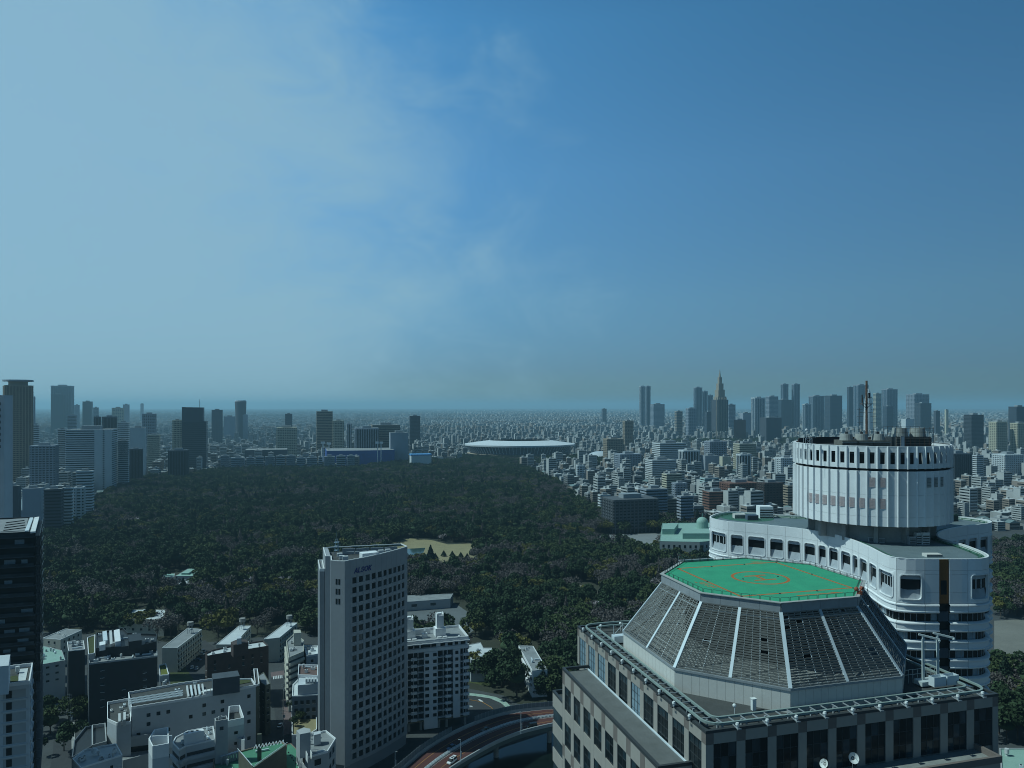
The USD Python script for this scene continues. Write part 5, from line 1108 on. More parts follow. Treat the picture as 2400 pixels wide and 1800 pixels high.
solo('lawn', MB().flat(gpoly([(398, 1565), (432, 1560), (452, 1590), (460, 1605), (400, 1612)]), .06), GRASS, kind='structure')
for k, (U, V, m, lab) in enumerate(((474, 1528, CS, 'silver car nearest the housing slab in the row beside the brown apartments'), (471, 1534, CW, 'white car in the row of parked cars beside the brown apartments'), (467, 1541, CK, 'black car in the row of parked cars beside the brown apartments'), (463, 1548, CB, 'dark blue car in the row of parked cars beside the brown apartments'), (450, 1566, CW, 'white car parked by the lawn in front of the cream housing slab'), (461, 1568, CS, 'pale silver car parked beside the white car by the lawn'))):
    p = gp(U, V, .05); car(p[0], p[1], .06, 2.9 if k < 4 else 1.9, m, lab)
for k, (U, V, lab) in enumerate(((657, 1702, 'white car on the dark side street left of the walled lawn'), (154, 1702, 'pale car at the top of the shady street in the bottom left'))):
    p = gp(U, V, .05); car(p[0], p[1], .06, 1.6, CW if k == 0 else CS, lab)
def pole(U, V, hh, lab):
    p = gp(U, V, 0); t = T('utility_pole', lab, 'utility pole', tuple(p), 'utility poles along the side streets')
    g = MB(); g.bar(p, [p[0], p[1], hh], .2, 6, .14); t.part('pole', g, CONC)
    g = MB()
    for z in (hh - .6, hh - 1.8): g.bar([p[0] - 1.1, p[1], z], [p[0] + 1.1, p[1], z], .08)
    t.part('crossarm', g, GREYM)
    t.part('transformer', MB().cyl(p[0] + .5, p[1], .35, hh - 3.8, hh - 2.6, 8), GREYM); return np.array([p[0], p[1], hh - .7])
pp = [pole(664, 1735, 14, 'utility pole on the side street nearest the camera, beside the walled lawn'), pole(664, 1668, 14, 'middle utility pole on the side street beside the brick pavement'), pole(667, 1612, 14, 'far utility pole near the striped crossing on the side street'), pole(166, 1735, 13, 'utility pole on the shady left street nearest the camera'), pole(163, 1690, 13, 'utility pole at the far end of the shady left street')]
for k, (i, j) in enumerate(((0, 1), (1, 2), (3, 4))):
    g = MB()
    for o in (-.9, 0, .9):
        a, c = pp[i] + [o, 0, 0], pp[j] + [o, 0, 0]; pts = [lerp(a, c, q) - [0, 0, 4 * q * (1 - q) * .8] for q in np.linspace(0, 1, 7)]; g.path(pts, .03)
    solo('overhead_wires', g, DARKM, ('near span of overhead wires above the side street', 'far span of overhead wires towards the striped crossing', 'overhead wires above the shady left street')[k], 'wires')
# ---------------------------------------------------------------- park: trees, pond, lawns, palace
def leafmat(n, c, c2):
    return M(n, c, .9, c2=c2, scale=.05)
def crown(seed, kind, R, hgt, n, sz):
    r = np.random.default_rng(seed)
    if kind == 'cone':
        z = r.uniform(0, 1, n) ** 1.3; a = r.uniform(0, 6.283, n); rad = R * (1 - z) * (.55 + .45 * r.random(n)); p = np.c_[rad * np.cos(a), rad * np.sin(a), hgt * (.15 + .85 * z)]
    else:
        k = 8; c = np.c_[r.normal(0, .42 * R, (k, 2)), r.uniform(.5, .82, k) * hgt]; rr = r.uniform(.34, .55, k) * R; i = r.integers(0, k, n); d = r.normal(size=(n, 3)); d[:, 2] = np.abs(d[:, 2]) * .9 - .25; d /= np.linalg.norm(d, axis=1, keepdims=True)
        p = c[i] + d * (rr[i] * r.uniform(.82, 1.08, n))[:, None]
    u = r.normal(size=(n, 3)); u /= np.linalg.norm(u, axis=1, keepdims=True); w = np.cross(u, r.normal(size=(n, 3))); w /= np.linalg.norm(w, axis=1, keepdims=True); s = sz * r.uniform(.6, 1.3, n)[:, None]
    v = np.stack([p - u * s, p + w * s * .8, p + u * s, p - w * s * .8], 1).reshape(-1, 3); b = np.arange(n)[:, None] * 4
    return MB().add(v, np.vstack([b + [0, 1, 2], b + [0, 2, 3]]))
BARK = M('bark', (.07, .058, .048), .95)
KINDS = []
for nm, kind, R, hh, n, sz, c, c2, lab in (
    ('evergreen', 'round', 7, 15, 1500, .75, (.048, .080, .034), (.022, .040, .018), 'dark evergreen broadleaf tree with a domed crown in the wood'),
    ('evergreen_wide', 'round', 8, 13, 1600, .8, (.075, .10, .034), (.036, .055, .022), 'wide mid-green broadleaf tree with a lumpy crown in the wood'),
    ('bare', 'round', 7.5, 14, 700, .55, (.125, .105, .095), (.07, .062, .06), 'leafless grey-brown broadleaf tree in the wood'),
    ('olive', 'round', 6.5, 13, 1400, .7, (.15, .14, .035), (.085, .085, .025), 'olive yellow-green broadleaf tree in the wood'),
    ('bare_cone', 'cone', 3.6, 18, 500, .5, (.17, .14, .12), (.11, .095, .085), 'leafless narrow conical tree in the wood'),
    ('cedar', 'cone', 6, 17, 1300, .7, (.030, .055, .030), (.016, .032, .018), 'dark spreading conifer in the wood'),
    ('blossom', 'round', 5.5, 9, 800, .5, (.52, .46, .47), (.34, .29, .30), 'pale blossoming cherry tree in the wood')):
    c_ = K('class_' + nm); g = MB(); g.bar([0, 0, -.5], [0, 0, hh * .62], .42, 6, .16)
    for q in range(4): a = q * 1.57 + .3; g.bar([0, 0, hh * .3], [R * .5 * math.cos(a), R * .5 * math.sin(a), hh * .62], .2, 5, .07)
    c_.part('trunk', g, BARK)
    cm = crown(len(KINDS) + 3, kind, R, hh, n, sz)
    if nm in ('evergreen', 'evergreen_wide', 'olive'): cm.sphere([0, 0, hh * .6], R * .55, 2, .62)
    c_.part('crown', cm, leafmat('leaf_' + nm, c, c2)); KINDS.append((c_.path, lab, R))
park = Polygon(gpoly([(86, 1480), (88, 1340), (105, 1268), (200, 1198), (305, 1138), (400, 1120), (520, 1112), (640, 1102), (770, 1100), (840, 1107), (900, 1090), (1000, 1086), (1150, 1092), (1230, 1106), (1300, 1134), (1345, 1180), (1460, 1218), (1560, 1228), (1700, 1232), (1760, 1300), (1700, 1400), (1400, 1580), (1300, 1650), (1215, 1650), (1180, 1630), (1080, 1610), (1000, 1560), (700, 1480), (560, 1500), (420, 1510), (300, 1490)])).buffer(0)
lawnp = [(918, 1272), (960, 1262), (1012, 1266), (1050, 1276), (1100, 1274), (1182, 1275), (1172, 1302), (1120, 1296), (1104, 1314), (1030, 1320), (985, 1320), (930, 1325), (920, 1300)]
pond1 = [(940, 1287), (997, 1284), (992, 1296), (1003, 1301), (993, 1314), (940, 1300)]; pond2 = [(1000, 1334), (1033, 1320), (1098, 1317), (1104, 1338), (1072, 1346), (1023, 1336)]
plaza = [(1365, 1274), (1415, 1253), (1546, 1250), (1560, 1267), (1518, 1311), (1463, 1286), (1398, 1279)]; yard = [(930, 1418), (1062, 1411), (1105, 1440), (1112, 1476), (1080, 1500), (930, 1495)]; dirt = [(1329, 1374), (1377, 1370), (1425, 1401), (1425, 1416), (1381, 1409)]
grassb = [(1085, 1540), (1150, 1520), (1170, 1545), (1150, 1610), (1100, 1600)]
solo('woodland_floor', MB().flat(park, .01), M('wood_floor', (.05, .05, .035), .95, c2=(.03, .035, .022), scale=.1), kind='structure')
WAT = M('pond_water', (.035, .07, .065), .1, spec=.5)
solo('lawn', MB().flat(gpoly(lawnp), .05), LAWNT, kind='structure'); solo('pond', MB().flat(gpoly(pond1), .10), WAT, kind='structure'); solo('pond', MB().flat(gpoly(pond2), .10), WAT, kind='structure')
solo('palace_plaza', MB().flat(gpoly(plaza), .05), M('gravel', (.24, .25, .25), .95, c2=(.19, .2, .2), scale=.1), kind='structure'); solo('yard', MB().flat(gpoly(yard), .05), M('yard_gravel', (.15, .165, .165), .95, c2=(.11, .12, .125), scale=.06), kind='structure')
solo('bare_earth', MB().flat(gpoly(dirt), .05), M('earth', (.20, .18, .14), .95, var=.3, scale=.3), kind='structure'); solo('lawn', MB().flat(gpoly(grassb), .05), GRASS, kind='structure')
BL_ = [x.P for x in []]
free = park
for q in (lawnp, pond1, pond2, plaza, yard, dirt): free = free.difference(Polygon(gpoly(q)).buffer(5))
for q in ([(275, 1450), (302, 1424), (392, 1424), (388, 1480)], [(366, 1395), (366, 1372), (405, 1340), (475, 1328), (455, 1395)], [(380, 1535), (440, 1470), (480, 1470), (420, 1600)], [(500, 1530), (560, 1463), (600, 1463), (560, 1560)], [(615, 1510), (670, 1455), (705, 1455), (700, 1530)], [(1085, 1500), (1160, 1500), (1160, 1570), (1090, 1570)], [(1210, 1505), (1255, 1505), (1290, 1580), (1240, 1640)]): free = free.difference(Polygon(gpoly(q)).buffer(3))
free = free.difference(Polygon([(-90, 290), (-40, 290), (-10, 400), (-70, 400)])).difference(Polygon([(-60, 330), (0, 330), (0, 372), (-60, 372)]))
near_ = Polygon(gpoly([(2330, 1290), (2420, 1290), (2430, 1440), (2330, 1450)])).union(Polygon(gpoly([(2330, 1590), (2420, 1590), (2440, 1750), (2330, 1760)])))
belts = [Polygon(gpoly([(1075, 1078), (1420, 1078), (1430, 1096), (1080, 1092)])), Polygon(gpoly([(1550, 1037), (1880, 1033), (1880, 1046), (1560, 1050)])), Polygon(gpoly([(930, 1004), (1420, 1004), (1420, 1012), (930, 1012)]))]
def grid_pts(poly, sp, seed):
    r = np.random.default_rng(seed); x0, y0, x1, y1 = poly.bounds; X, Y = np.meshgrid(np.arange(x0, x1, sp), np.arange(y0, y1, sp)); p = np.c_[X.ravel(), Y.ravel()] + r.uniform(-.45, .45, (X.size, 2)) * sp; pp = prep(poly); return np.array([q for q in p if pp.contains(Point(q))])
P_ = np.vstack([grid_pts(free, 9.6, 5), grid_pts(near_, 8, 6)]); rt = np.random.default_rng(9)
cl = meshkit.noise(np.c_[P_ / 70, np.zeros(len(P_))], 4); jit = rt.random(len(P_))
kd = np.where(cl > .62, 2, np.where(cl < .36, 0, 1)); kd = np.where(jit < .12, 3, np.where(jit < .22, 2, np.where(jit < .30, 5, np.where(jit < .335, 4, np.where(jit > .988, 6, np.where(jit > .75, 0, kd))))))
sc = rt.uniform(.75, 1.25, len(P_)); rz = rt.uniform(0, 6.28, len(P_)); order = np.argsort(P_[:, 1])
# low crowns in the near foreground stay clear of the buildings
first = order[:260]; rest = order[260:]
hdr = {0: 'dark evergreens', 1: 'wide mid-green trees', 2: 'leafless trees', 3: 'olive trees', 4: 'narrow leafless conical trees', 5: 'dark conifers', 6: 'blossoming cherries'}
for i in first:
    k = int(kd[i]); copy(KINDS[k][0], 'tree', KINDS[k][1] + ', towards the viewer', 'tree', (*P_[i], 0), rz[i], float(sc[i]), group=hdr[k] + ' at the near side of the wood')
scatter('woodland', [k[0] for k in KINDS], np.c_[P_[rest], np.zeros(len(rest))], kd[rest], rz[rest], sc[rest], 'dense mixed wood filling the city park behind the office tower', 'wood')
B_ = np.vstack([grid_pts(b, s_, 20 + i) for i, (b, s_) in enumerate(zip(belts, (12, 22, 45)))]); bs = np.where(B_[:, 1] > 3500, 3.2, np.where(B_[:, 1] > 2300, 1.8, 1.15))
scatter('tree_belts', [k[0] for k in KINDS], np.c_[B_, np.zeros(len(B_))], rt.choice([0, 0, 1, 1, 2], len(B_)), rt.uniform(0, 6, len(B_)), np.c_[bs, bs, np.minimum(bs, 1.15)] * rt.uniform(.8, 1.1, (len(B_), 1)), 'distant dark belts of trees beyond the stadium and before the far towers', 'wood')
for U, V, lab in ((228, 1212, 'white blossoming cherry at the left edge of the wood by the avenue'), (318, 1232, 'pale lilac blossom tree in the left part of the wood'), (400, 1300, 'white blossom tree above the mint pavilion in the wood'), (585, 1385, 'broad white cherry left of the office tower'), (675, 1385, 'round white blossom tree beside the grey office tower')): p = gp(U, V + 8); copy(KINDS[6][0], 'cherry_tree', lab, 'tree', tuple(p), 1.0, 1.35)
p = gp(530, 1500); copy(KINDS[3][0], 'camphor_tree', 'bright yellow-green tree behind the cream housing slabs', 'tree', tuple(p), .5, 1.5)
for k, (U, V) in enumerate(((1040, 1304), (1060, 1305), (1080, 1308), (1020, 1310), (1095, 1311))): p = gp(U, V); copy(KINDS[5][0], 'garden_pine', 'small rounded pine on the dry lawn beside the pond', 'tree', tuple(p), k, (.55, .55, .35), group='small pines by the pond')
for k, (U, V) in enumerate(((112, 1690), (118, 1720), (150, 1760), (180, 1685), (690, 1665), (700, 1690), (692, 1702))): p = gp(U, V, 0 if k < 4 else 8.2); copy(KINDS[k % 2][0], 'street_tree', 'dark leafy tree in the bottom left block' if k < 4 else 'shrub-like dark tree inside the walled lawn', 'tree', tuple(p), k, .8 if k < 4 else .3, group='trees beside the left street' if k < 4 else 'shrubs on the walled lawn')
b = B('long low grey gallery at the back of the gravel yard behind the balcony apartments', [(930, 1412), (1055, 1403), (1062, 1391), (930, 1396)], 7, GRW, ROOFG, .2); b.wins(14, 4, 2, 5, 2, 1)
b = B('blue-green roofed pavilion in the middle of the wood', [(1095, 1154), (1110, 1144), (1135, 1145), (1142, 1156)], 9, GRW, M('teal_roof', (.12, .22, .23), .7), .1, cat='pavilion')
b = B('long pale low roof at the far side of the dry lawn', [(996, 1239), (1068, 1240), (1070, 1234), (998, 1233)], 5, GRW, ROOFG, .1)
b = B('palace with a pale copper green roof and small dome left of the curved hotel', [(1546, 1268), (1552, 1226), (1700, 1224), (1720, 1262), (1640, 1270)], 22, M('palace_stone', (.48, .48, .44), .8), MINT, .4, cat='palace', name='palace', cap=MINT); b.wins(5, 2, 3, 6, 3, 3)
for px in ([(1552, 1240), (1565, 1226), (1590, 1226), (1580, 1240)], [(1600, 1250), (1606, 1240), (1690, 1238), (1690, 1250)]): b.box('copper_roof', px, 21.6, 27, MINT)
p = gp(1646, 1228, 26); g = MB(); g.cyl(p[0], p[1], 6, 21.6, 28, 16); g.sphere([p[0], p[1], 28], 6, 2, .9); g.bar([p[0], p[1], 33], [p[0], p[1], 37], .4); b.part('dome', g, MINT)
p = gp(1418, 1272); f = T('fountain', 'round tiered fountain on the gravel plaza before the palace', 'fountain', tuple(p)); f.part('basin', MB().cyl(p[0], p[1], 16, 0, 1, 28), M('basin_stone', (.3, .4, .36), .8)); f.part('centrepiece', MB().cyl(p[0], p[1], 4, 1.01, 7, 12, 1), GREYM)
solo('sports_field', MB().flat(gpoly([(2330, 1455), (2430, 1450), (2440, 1545), (2330, 1530)]), .04), M('field_earth', (.22, .21, .18), .95, c2=(.15, .145, .125), scale=.05), kind='structure'); solo('road', MB().flat(gpoly([(2330, 1555), (2440, 1575), (2440, 1600), (2330, 1580)]), .05), ASPH, kind='structure'); solo('road', MB().flat(gpoly([(2325, 1262), (2440, 1300), (2440, 1330), (2325, 1280)]), .05), ASPH, kind='structure')
solo('avenue', MB().flat(gpoly([(100, 1272), (135, 1240), (230, 1165), (300, 1132), (330, 1116), (345, 1116), (310, 1136), (215, 1190), (130, 1262)]), .06), ASPH, kind='structure')
# ---------------------------------------------------------------- towers and city beyond the park
FP = []
def tower(U0, U1, V, Y, label, wall, style='band', gl=None, a=16, dr=.6, fh=None, base=0.0, cat='tower', hut=True):
    a = math.radians(a); w = (U1 - U0) / F * Y / (math.cos(a) + dr * abs(math.sin(a))); cx = ((U0 + U1) / 2 - 1200) / F * Y; cy = Y + w * dr * .4
    for _ in range(4):
        c = np.array([[cx + x * math.cos(a) - y * math.sin(a), cy + x * math.sin(a) + y * math.cos(a)] for x, y in ((-w / 2, -w * dr / 2), (w / 2, -w * dr / 2), (w / 2, w * dr / 2), (-w / 2, w * dr / 2))])
        u = 1200 + F * c[:, 0] / c[:, 1]; w *= (U1 - U0) / np.ptp(u); cx += ((U0 + U1) / 2 - (u.min() + u.max()) / 2) / F * Y
    z = zof(V, c[:, 1].min()); P = Polygon(c); FP.append(P.buffer(6)); t = T('tower' if cat == 'tower' else 'city_building', label, cat, (cx, cy, 0)); t.z, t.P, t.c, t.fr = z, P, c, (tuple(c[0]), tuple((c[1] - c[0]) / np.linalg.norm(c[1] - c[0]))); t.w, t.d = w, w * dr
    gl = gl or GLD; fh = fh or (3.6 if Y < 1500 else 4.5 if Y < 2600 else 7)
    if style == 'plain': t.part('wall', MB().prism(P, 0, z), wall)
    else:
        t.part('glazing', MB().prism(P.buffer(-.5, join_style=2), 0, z - 1), gl); g = MB(); n = max(1, int(z / fh))
        if style in ('band', 'grid'):
            for k in range(n): g.prism(P, z - (k + 1) * fh + fh * .45, z - k * fh, True, True)
            t.part('floor_bands', g, wall, kind='stuff')
        if style in ('grid', 'vert'):
            g = MB()
            for i in range(4):
                p, q = c[i], c[(i + 1) % 4]; L = np.linalg.norm(q - p); m = max(2, int(L / (fh * 1.3)))
                for j in range(m): s_ = p + (q - p) * (j + .5) / m; g.cbox(s_[0], s_[1], fh * .38, 1.1, 0, z - .01, math.atan2(*(q - p)[::-1]))
            t.part('piers', g, wall, kind='stuff'); t.part('top_band', MB().prism(P.buffer(.1, join_style=2), z - fh * .6, z + .4), wall)
    t.part('roof', MB().flat(P.buffer(-.6, join_style=2), z + .05), ROOFG)
    if hut: t.part('roof_plant', MB(t.fr).box(w * .3, w * .7, w * dr * .3, w * dr * .7, z + .06, z + min(6, 2 + w * .06)), GREYM)
    return t
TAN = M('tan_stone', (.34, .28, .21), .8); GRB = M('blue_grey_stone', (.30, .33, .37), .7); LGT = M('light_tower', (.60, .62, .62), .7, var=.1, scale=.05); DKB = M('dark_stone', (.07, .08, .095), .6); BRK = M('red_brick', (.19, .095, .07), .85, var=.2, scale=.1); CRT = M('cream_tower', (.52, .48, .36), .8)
GTW = glass('tower_glass', (.02, .04, .06), r=.15, spec=.4)
t = tower(7, 78, 903, 1330, 'tall tan residential tower with a flat disc crown on the left', TAN, 'grid', a=38, dr=1.0, hut=False); cc = t.P.centroid; t.part('crown_neck', MB().cyl(cc.x, cc.y, 15, t.z + .1, t.z + 7.5, 20), TAN); t.part('crown_disc', MB().cyl(cc.x, cc.y, 24, t.z + 7.6, t.z + 10.5, 24), GRB)
D = [
(79, 83, 930, 1900, 'narrow grey tower edge just right of the tan residential tower', GRB, 'plain'), (119, 174, 904, 3930, 'tallest stepped blue glass tower on the left skyline', GRB, 'vert'), (119, 152, 924, 3850, 'lower front half of the stepped blue glass tower', DKB, 'vert'), (174, 187, 949, 3800, 'small dark tower right of the stepped blue tower', GRB, 'plain'), (193, 218, 941, 4000, 'dark blocky tower right of the stepped blue tower', DKB, 'band'), (218, 232, 955, 3900, 'lower grey tower joined to the dark blocky one', GRB, 'band'), (262, 291, 956, 3500, 'sand coloured tower on the left skyline', CRT, 'grid'), (288, 304, 948, 4300, 'slim grey tower behind the sand coloured one', GRB, 'plain'), (329, 337, 946, 6500, 'faint slim tower far away in the haze', GRB, 'plain'), (333, 367, 970, 2200, 'grey apartment tower with stepped top on the left', GRB, 'grid'), (220, 237, 977, 1750, 'dark narrow block of the dark pair on the left', DKB, 'vert'), (239, 275, 977, 1750, 'dark broad block of the dark pair on the left', DKB, 'vert'), (158, 181, 973, 2300, 'glassy green-grey block behind the white slab', GRB, 'band'), (135, 156, 1006, 1450, 'bright white banded block left of the broad white slab', LGT, 'band'), (77, 93, 995, 1600, 'banded curved block right of the tan residential tower', LGT, 'band'), (276, 303, 1032, 1300, 'white block with bold dark ribbon windows by the avenue', LGT, 'band'), (304, 343, 1003, 1550, 'pale tower with one dark vertical stripe', LGT, 'plain'), (303, 335, 1053, 1380, 'dark glass block with white edges by the avenue', DKB, 'vert'), (275, 304, 990, 1700, 'white banded tower behind the ribbon window block', LGT, 'band'), (345, 376, 1019, 1700, 'pinkish grey block behind the avenue', CRT, 'band'), (404, 427, 985, 1720, 'beige gridded block attached left of the notched dark tower', CRT, 'grid'), (496, 522, 961, 2900, 'dark squarish tower left of the flared tower', DKB, 'grid'), (569, 581, 972, 3250, 'short block leaning against the flared tower', GRB, 'plain'), (525, 552, 976, 3200, 'domed dim block left of the flared tower', GRB, 'plain'), (668, 685, 970, 2900, 'dark tower with a thin white stack on top', DKB, 'band'), (741, 780, 964, 2100, 'tan banded office tower right of centre left', TAN, 'band'), (780, 806, 986, 2050, 'pale gridded apartment tower beside the tan banded tower', CRT, 'grid'), (813, 824, 992, 1980, 'thin white twin slab right of the tan banded tower', LGT, 'vert'), (648, 696, 1002, 2000, 'pair of tall apartment slabs with cream edges', CRT, 'grid'), (831, 888, 1004, 1900, 'blue ribbed office block behind the ball park', GRB, 'vert'), (869, 938, 996, 1960, 'brown and cream striped block with overhanging top', TAN, 'band'), (912, 957, 1014, 1850, 'plain grey block in front of the striped one', GRB, 'plain'), (959, 985, 975, 2400, 'dark tower standing alone left of the stadium', DKB, 'band'),
(1498, 1513, 905, 4600, 'bright left half of the tall twin-faced tower', LGT, 'vert'), (1513, 1525, 905, 4650, 'shaded right half of the tall twin-faced tower', GRB, 'vert'), (1524, 1558, 947, 4500, 'rounded grey block right of the twin-faced tower', GRB, 'band'), (1459, 1485, 987, 2400, 'brown gridded tower left of the twin-faced tower', TAN, 'grid'), (1410, 1422, 958, 5500, 'dim tower far off right of the stadium', DKB, 'plain'), (1581, 1600, 964, 3300, 'brownish cylinder-like block before the stepped trio', TAN, 'band'), (1607, 1633, 957, 3500, 'grey apartment tower left of the spired tower', GRB, 'grid'), (1625, 1646, 908, 4300, 'tallest of the three stepped towers with peaked tops', GRB, 'vert'), (1646, 1659, 917, 4300, 'middle of the three stepped towers', GRB, 'vert'), (1659, 1671, 926, 4300, 'lowest of the three stepped towers', GRB, 'vert'), (1651, 1672, 965, 3400, 'dark block at the left foot of the spired tower', DKB, 'band'), (1702, 1724, 948, 3900, 'teal glass tower right of the spired tower', GRB, 'band'), (1720, 1748, 984, 3100, 'reddish low block right of the spired tower', BRK, 'plain'), (1734, 1761, 968, 3500, 'greenish slab right of the reddish block', GRB, 'plain'), (1760, 1794, 932, 3600, 'white-blue tower with a dark machine top', LGT, 'vert'), (1794, 1824, 929, 4100, 'banded tower behind the white-blue tower', GRB, 'band'), (1781, 1832, 979, 2900, 'dark low wide block before the twin towers', DKB, 'plain'), (1820, 1856, 937, 4300, 'broad body joined to the twin towers', DKB, 'vert'), (1829, 1848, 900, 4320, 'left of the two notched twin towers', GRB, 'vert'), (1855, 1875, 900, 4320, 'right of the two notched twin towers', GRB, 'vert'), (1880, 1900, 947, 4000, 'pale banded tower right of the twin towers', LGT, 'vert'), (1895, 1932, 928, 4100, 'grey tower with small roof blocks right of the twin towers', GRB, 'vert'), (1932, 1974, 927, 3900, 'broad dark tower with a white penthouse', DKB, 'band'), (1985, 2000, 907, 4200, 'dark tower with a white top left of the shell tower', DKB, 'band'), (1999, 2036, 902, 4400, 'tall grey tower with machines on top behind the mast', GRB, 'vert'), (2046, 2066, 922, 4100, 'cream banded tower right of the shell tower', CRT, 'band'), (2066, 2104, 912, 4200, 'tall pale tower with a white left face', GRB, 'vert'), (2070, 2094, 952, 3700, 'dark block before the tall pale tower', DKB, 'band'), (2123, 2178, 924, 3900, 'large blue glass tower on the right skyline', GRB, 'grid'), (2143, 2183, 945, 3750, 'darker lower block before the large blue glass tower', DKB, 'grid'), (2112, 2142, 982, 2800, 'plain pale windowless block on the right', LGT, 'plain'), (2188, 2203, 963, 3500, 'dark slim rounded tower on the right', DKB, 'plain'), (2214, 2223, 960, 3400, 'slim cream tower alone on the right', CRT, 'plain'), (2258, 2306, 972, 2500, 'dark brown wide block on the right', DKB, 'band'), (2317, 2362, 989, 2000, 'cream gridded apartment tower on the right', CRT, 'grid'), (2367, 2410, 992, 2000, 'cream gridded apartment tower at the right edge', CRT, 'grid'), (2363, 2410, 953, 2600, 'dark tower at the right edge of the skyline', DKB, 'band'),  # twin-faced tower: lit and shaded sides painted as separate pale and dark blocks
(394, 443, 1056, 1450, 'dark glass block with a white stair strip and overhanging roof', DKB, 'vert'), (69, 138, 1045, 1150, 'grey gridded office block by the tan residential tower', GRB, 'grid'), (178, 221, 1104, 960, 'white banded block stepping along the avenue', LGT, 'band'), (172, 200, 1143, 900, 'white low block with square windows on the avenue', LGT, 'grid'), (146, 172, 1143, 850, 'white low banded block on the avenue', LGT, 'band'), (102, 150, 1147, 830, 'dark glass low block on the avenue', DKB, 'band'), (6, 50, 1140, 800, 'plain dark slab in front of the pyramid roof hall', DKB, 'plain'), (52, 103, 1145, 870, 'blue-grey low block behind the pyramid roof', GRB, 'plain'),
(1413, 1462, 1029, 1900, 'brown gridded office block right of the stadium', TAN, 'grid'), (1528, 1609, 1039, 1750, 'wide blue and white banded block before the far wood', LGT, 'band'), (1650, 1704, 1035, 1750, 'grey hospital block with a recessed glass centre', GRB, 'grid'), (1718, 1773, 1040, 1650, 'tan block with banded side left of the drum', CRT, 'band'), (1440, 1504, 1065, 1600, 'light blue stepped block beside the curving railway', GRB, 'grid'), (1512, 1585, 1079, 1450, 'wide grey banded block in the middle distance', LGT, 'band'), (1589, 1641, 1056, 1600, 'pale low hall with vertical ribs', LGT, 'vert'), (1641, 1686, 1068, 1600, 'grey-brown plain block behind the mint houses', GRB, 'plain'), (1686, 1713, 1070, 1580, 'small tan plain block beside the grey-brown one', CRT, 'plain'), (1725, 1762, 1065, 1500, 'white block with an arched ribbed front', LGT, 'vert'), (1815, 1867, 1074, 1350, 'pale block with small windows left of the drum', LGT, 'grid'), (1551, 1599, 1111, 1150, 'cream stepped block among the roofs', CRT, 'band'), (1574, 1611, 1133, 1120, 'pale blue-grey flats in front of the cream stepped block', GRB, 'grid'), (1640, 1686, 1121, 1150, 'mint coloured flats in the middle distance', M('mint_wall', (.42, .55, .54), .8), 'band'), (1646, 1708, 1153, 1000, 'low red brick flats with balconies', BRK, 'band'), (1686, 1778, 1134, 1090, 'long red brick apartment block', BRK, 'grid'), (1773, 1837, 1133, 1060, 'dark brown apartment block beside the red brick one', BRN, 'grid'), (1835, 1872, 1138, 1050, 'striped brown flats against the drum', TAN, 'band'), (1500, 1565, 1147, 950, 'blue-grey flats beside the viaduct', GRB, 'band'), (1410, 1544, 1173, 880, 'long black grid-framed building at the edge of the wood', M('black_frame', (.10, .105, .11), .7), 'grid'), (1586, 1626, 1163, 900, 'blue slab flats right of the black grid building', GRB, 'band'), (1534, 1598, 1170, 960, 'brownish flats behind the black grid building', TAN, 'band'), (1350, 1370, 1091, 1500, 'small white tower block at the edge of the wood', LGT, 'grid'), (1371, 1405, 1102, 1450, 'dark flats beside the small white tower block', DKB, 'grid'), (1401, 1431, 1160, 1000, 'blue and white flats near the wood', LGT, 'band'), (2207, 2279, 1064, 1350, 'dark glass slab right of the drum', DKB, 'vert'), (2279, 2305, 1067, 1330, 'striped flats right of the dark glass slab', LGT, 'band'), (2324, 2400, 1066, 1420, 'white stepped hospital complex at the right edge', LGT, 'grid')]
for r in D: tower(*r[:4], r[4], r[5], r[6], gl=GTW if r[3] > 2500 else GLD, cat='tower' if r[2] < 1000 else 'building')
t = tower(153, 276, 1007, 1250, 'broad white office slab with dark ribbon windows and a blank right bay', LGT, 'band'); t.part('blank_bay', MB(t.fr).box(t.w * .62, t.w * .80, -.35, -.01, 0, t.z), LGT); t.part('blank_bay', MB(t.fr).box(t.w * .84, t.w, -.35, -.01, 0, t.z), LGT)
t = tower(426, 487, 988, 1700, 'dark grey tower with a notched slanting top and mast', DKB, 'band', hut=False); w, d, z = t.w, t.d, t.z; t.part('upper_block', MB(t.fr).hexa([(0, 2, z), (w * .86, 2, z), (w * .86, d - 2, z), (0, d - 2, z)], [(0, 2, zof(954, 1700)), (w * .86, 2, zof(955, 1700)), (w * .86, d - 2, zof(955, 1700)), (0, d - 2, zof(954, 1700))]), DKB); t.part('mast', MB(t.fr).bar((w * .7, d * .5, z), (w * .7, d * .5, zof(936, 1700)), .7), GREYM)
p = at(564, 941, 3300); t = T('tower', 'flared round tower wider at the top on the left skyline', 'tower', (p[0], 3300, 0)); t.part('shaft', MB().cyl(p[0], 3300, 19, 0, p[2], 24, 24.5), DKB); t.part('crown', MB().cyl(p[0], 3300, 24.6, p[2] + .1, p[2] + 5, 24, 22), GRB)
p = at(1687, 900, 3119); t = T('tower', 'stepped tower with a tall tapering spire and clock-like crown', 'tower', (p[0], 3119, 0))
for nm, w, v0, v1 in (('shaft', 50, 1010, 937), ('lower_stage', 38, 937, 929.5), ('upper_stage', 30, 929.4, 914), ('third_stage', 22, 914, 899), ('fourth_stage', 13, 899, 884)): t.part(nm, MB().cbox(p[0], 3119, w, w, zof(v0, 3119) + .05, zof(v1, 3119), .25), TAN if nm != 'shaft' else DKB)
t.part('spire', MB().cyl(p[0], 3119, 5, zof(884, 3119), zof(866, 3119), 8, .5), TAN)
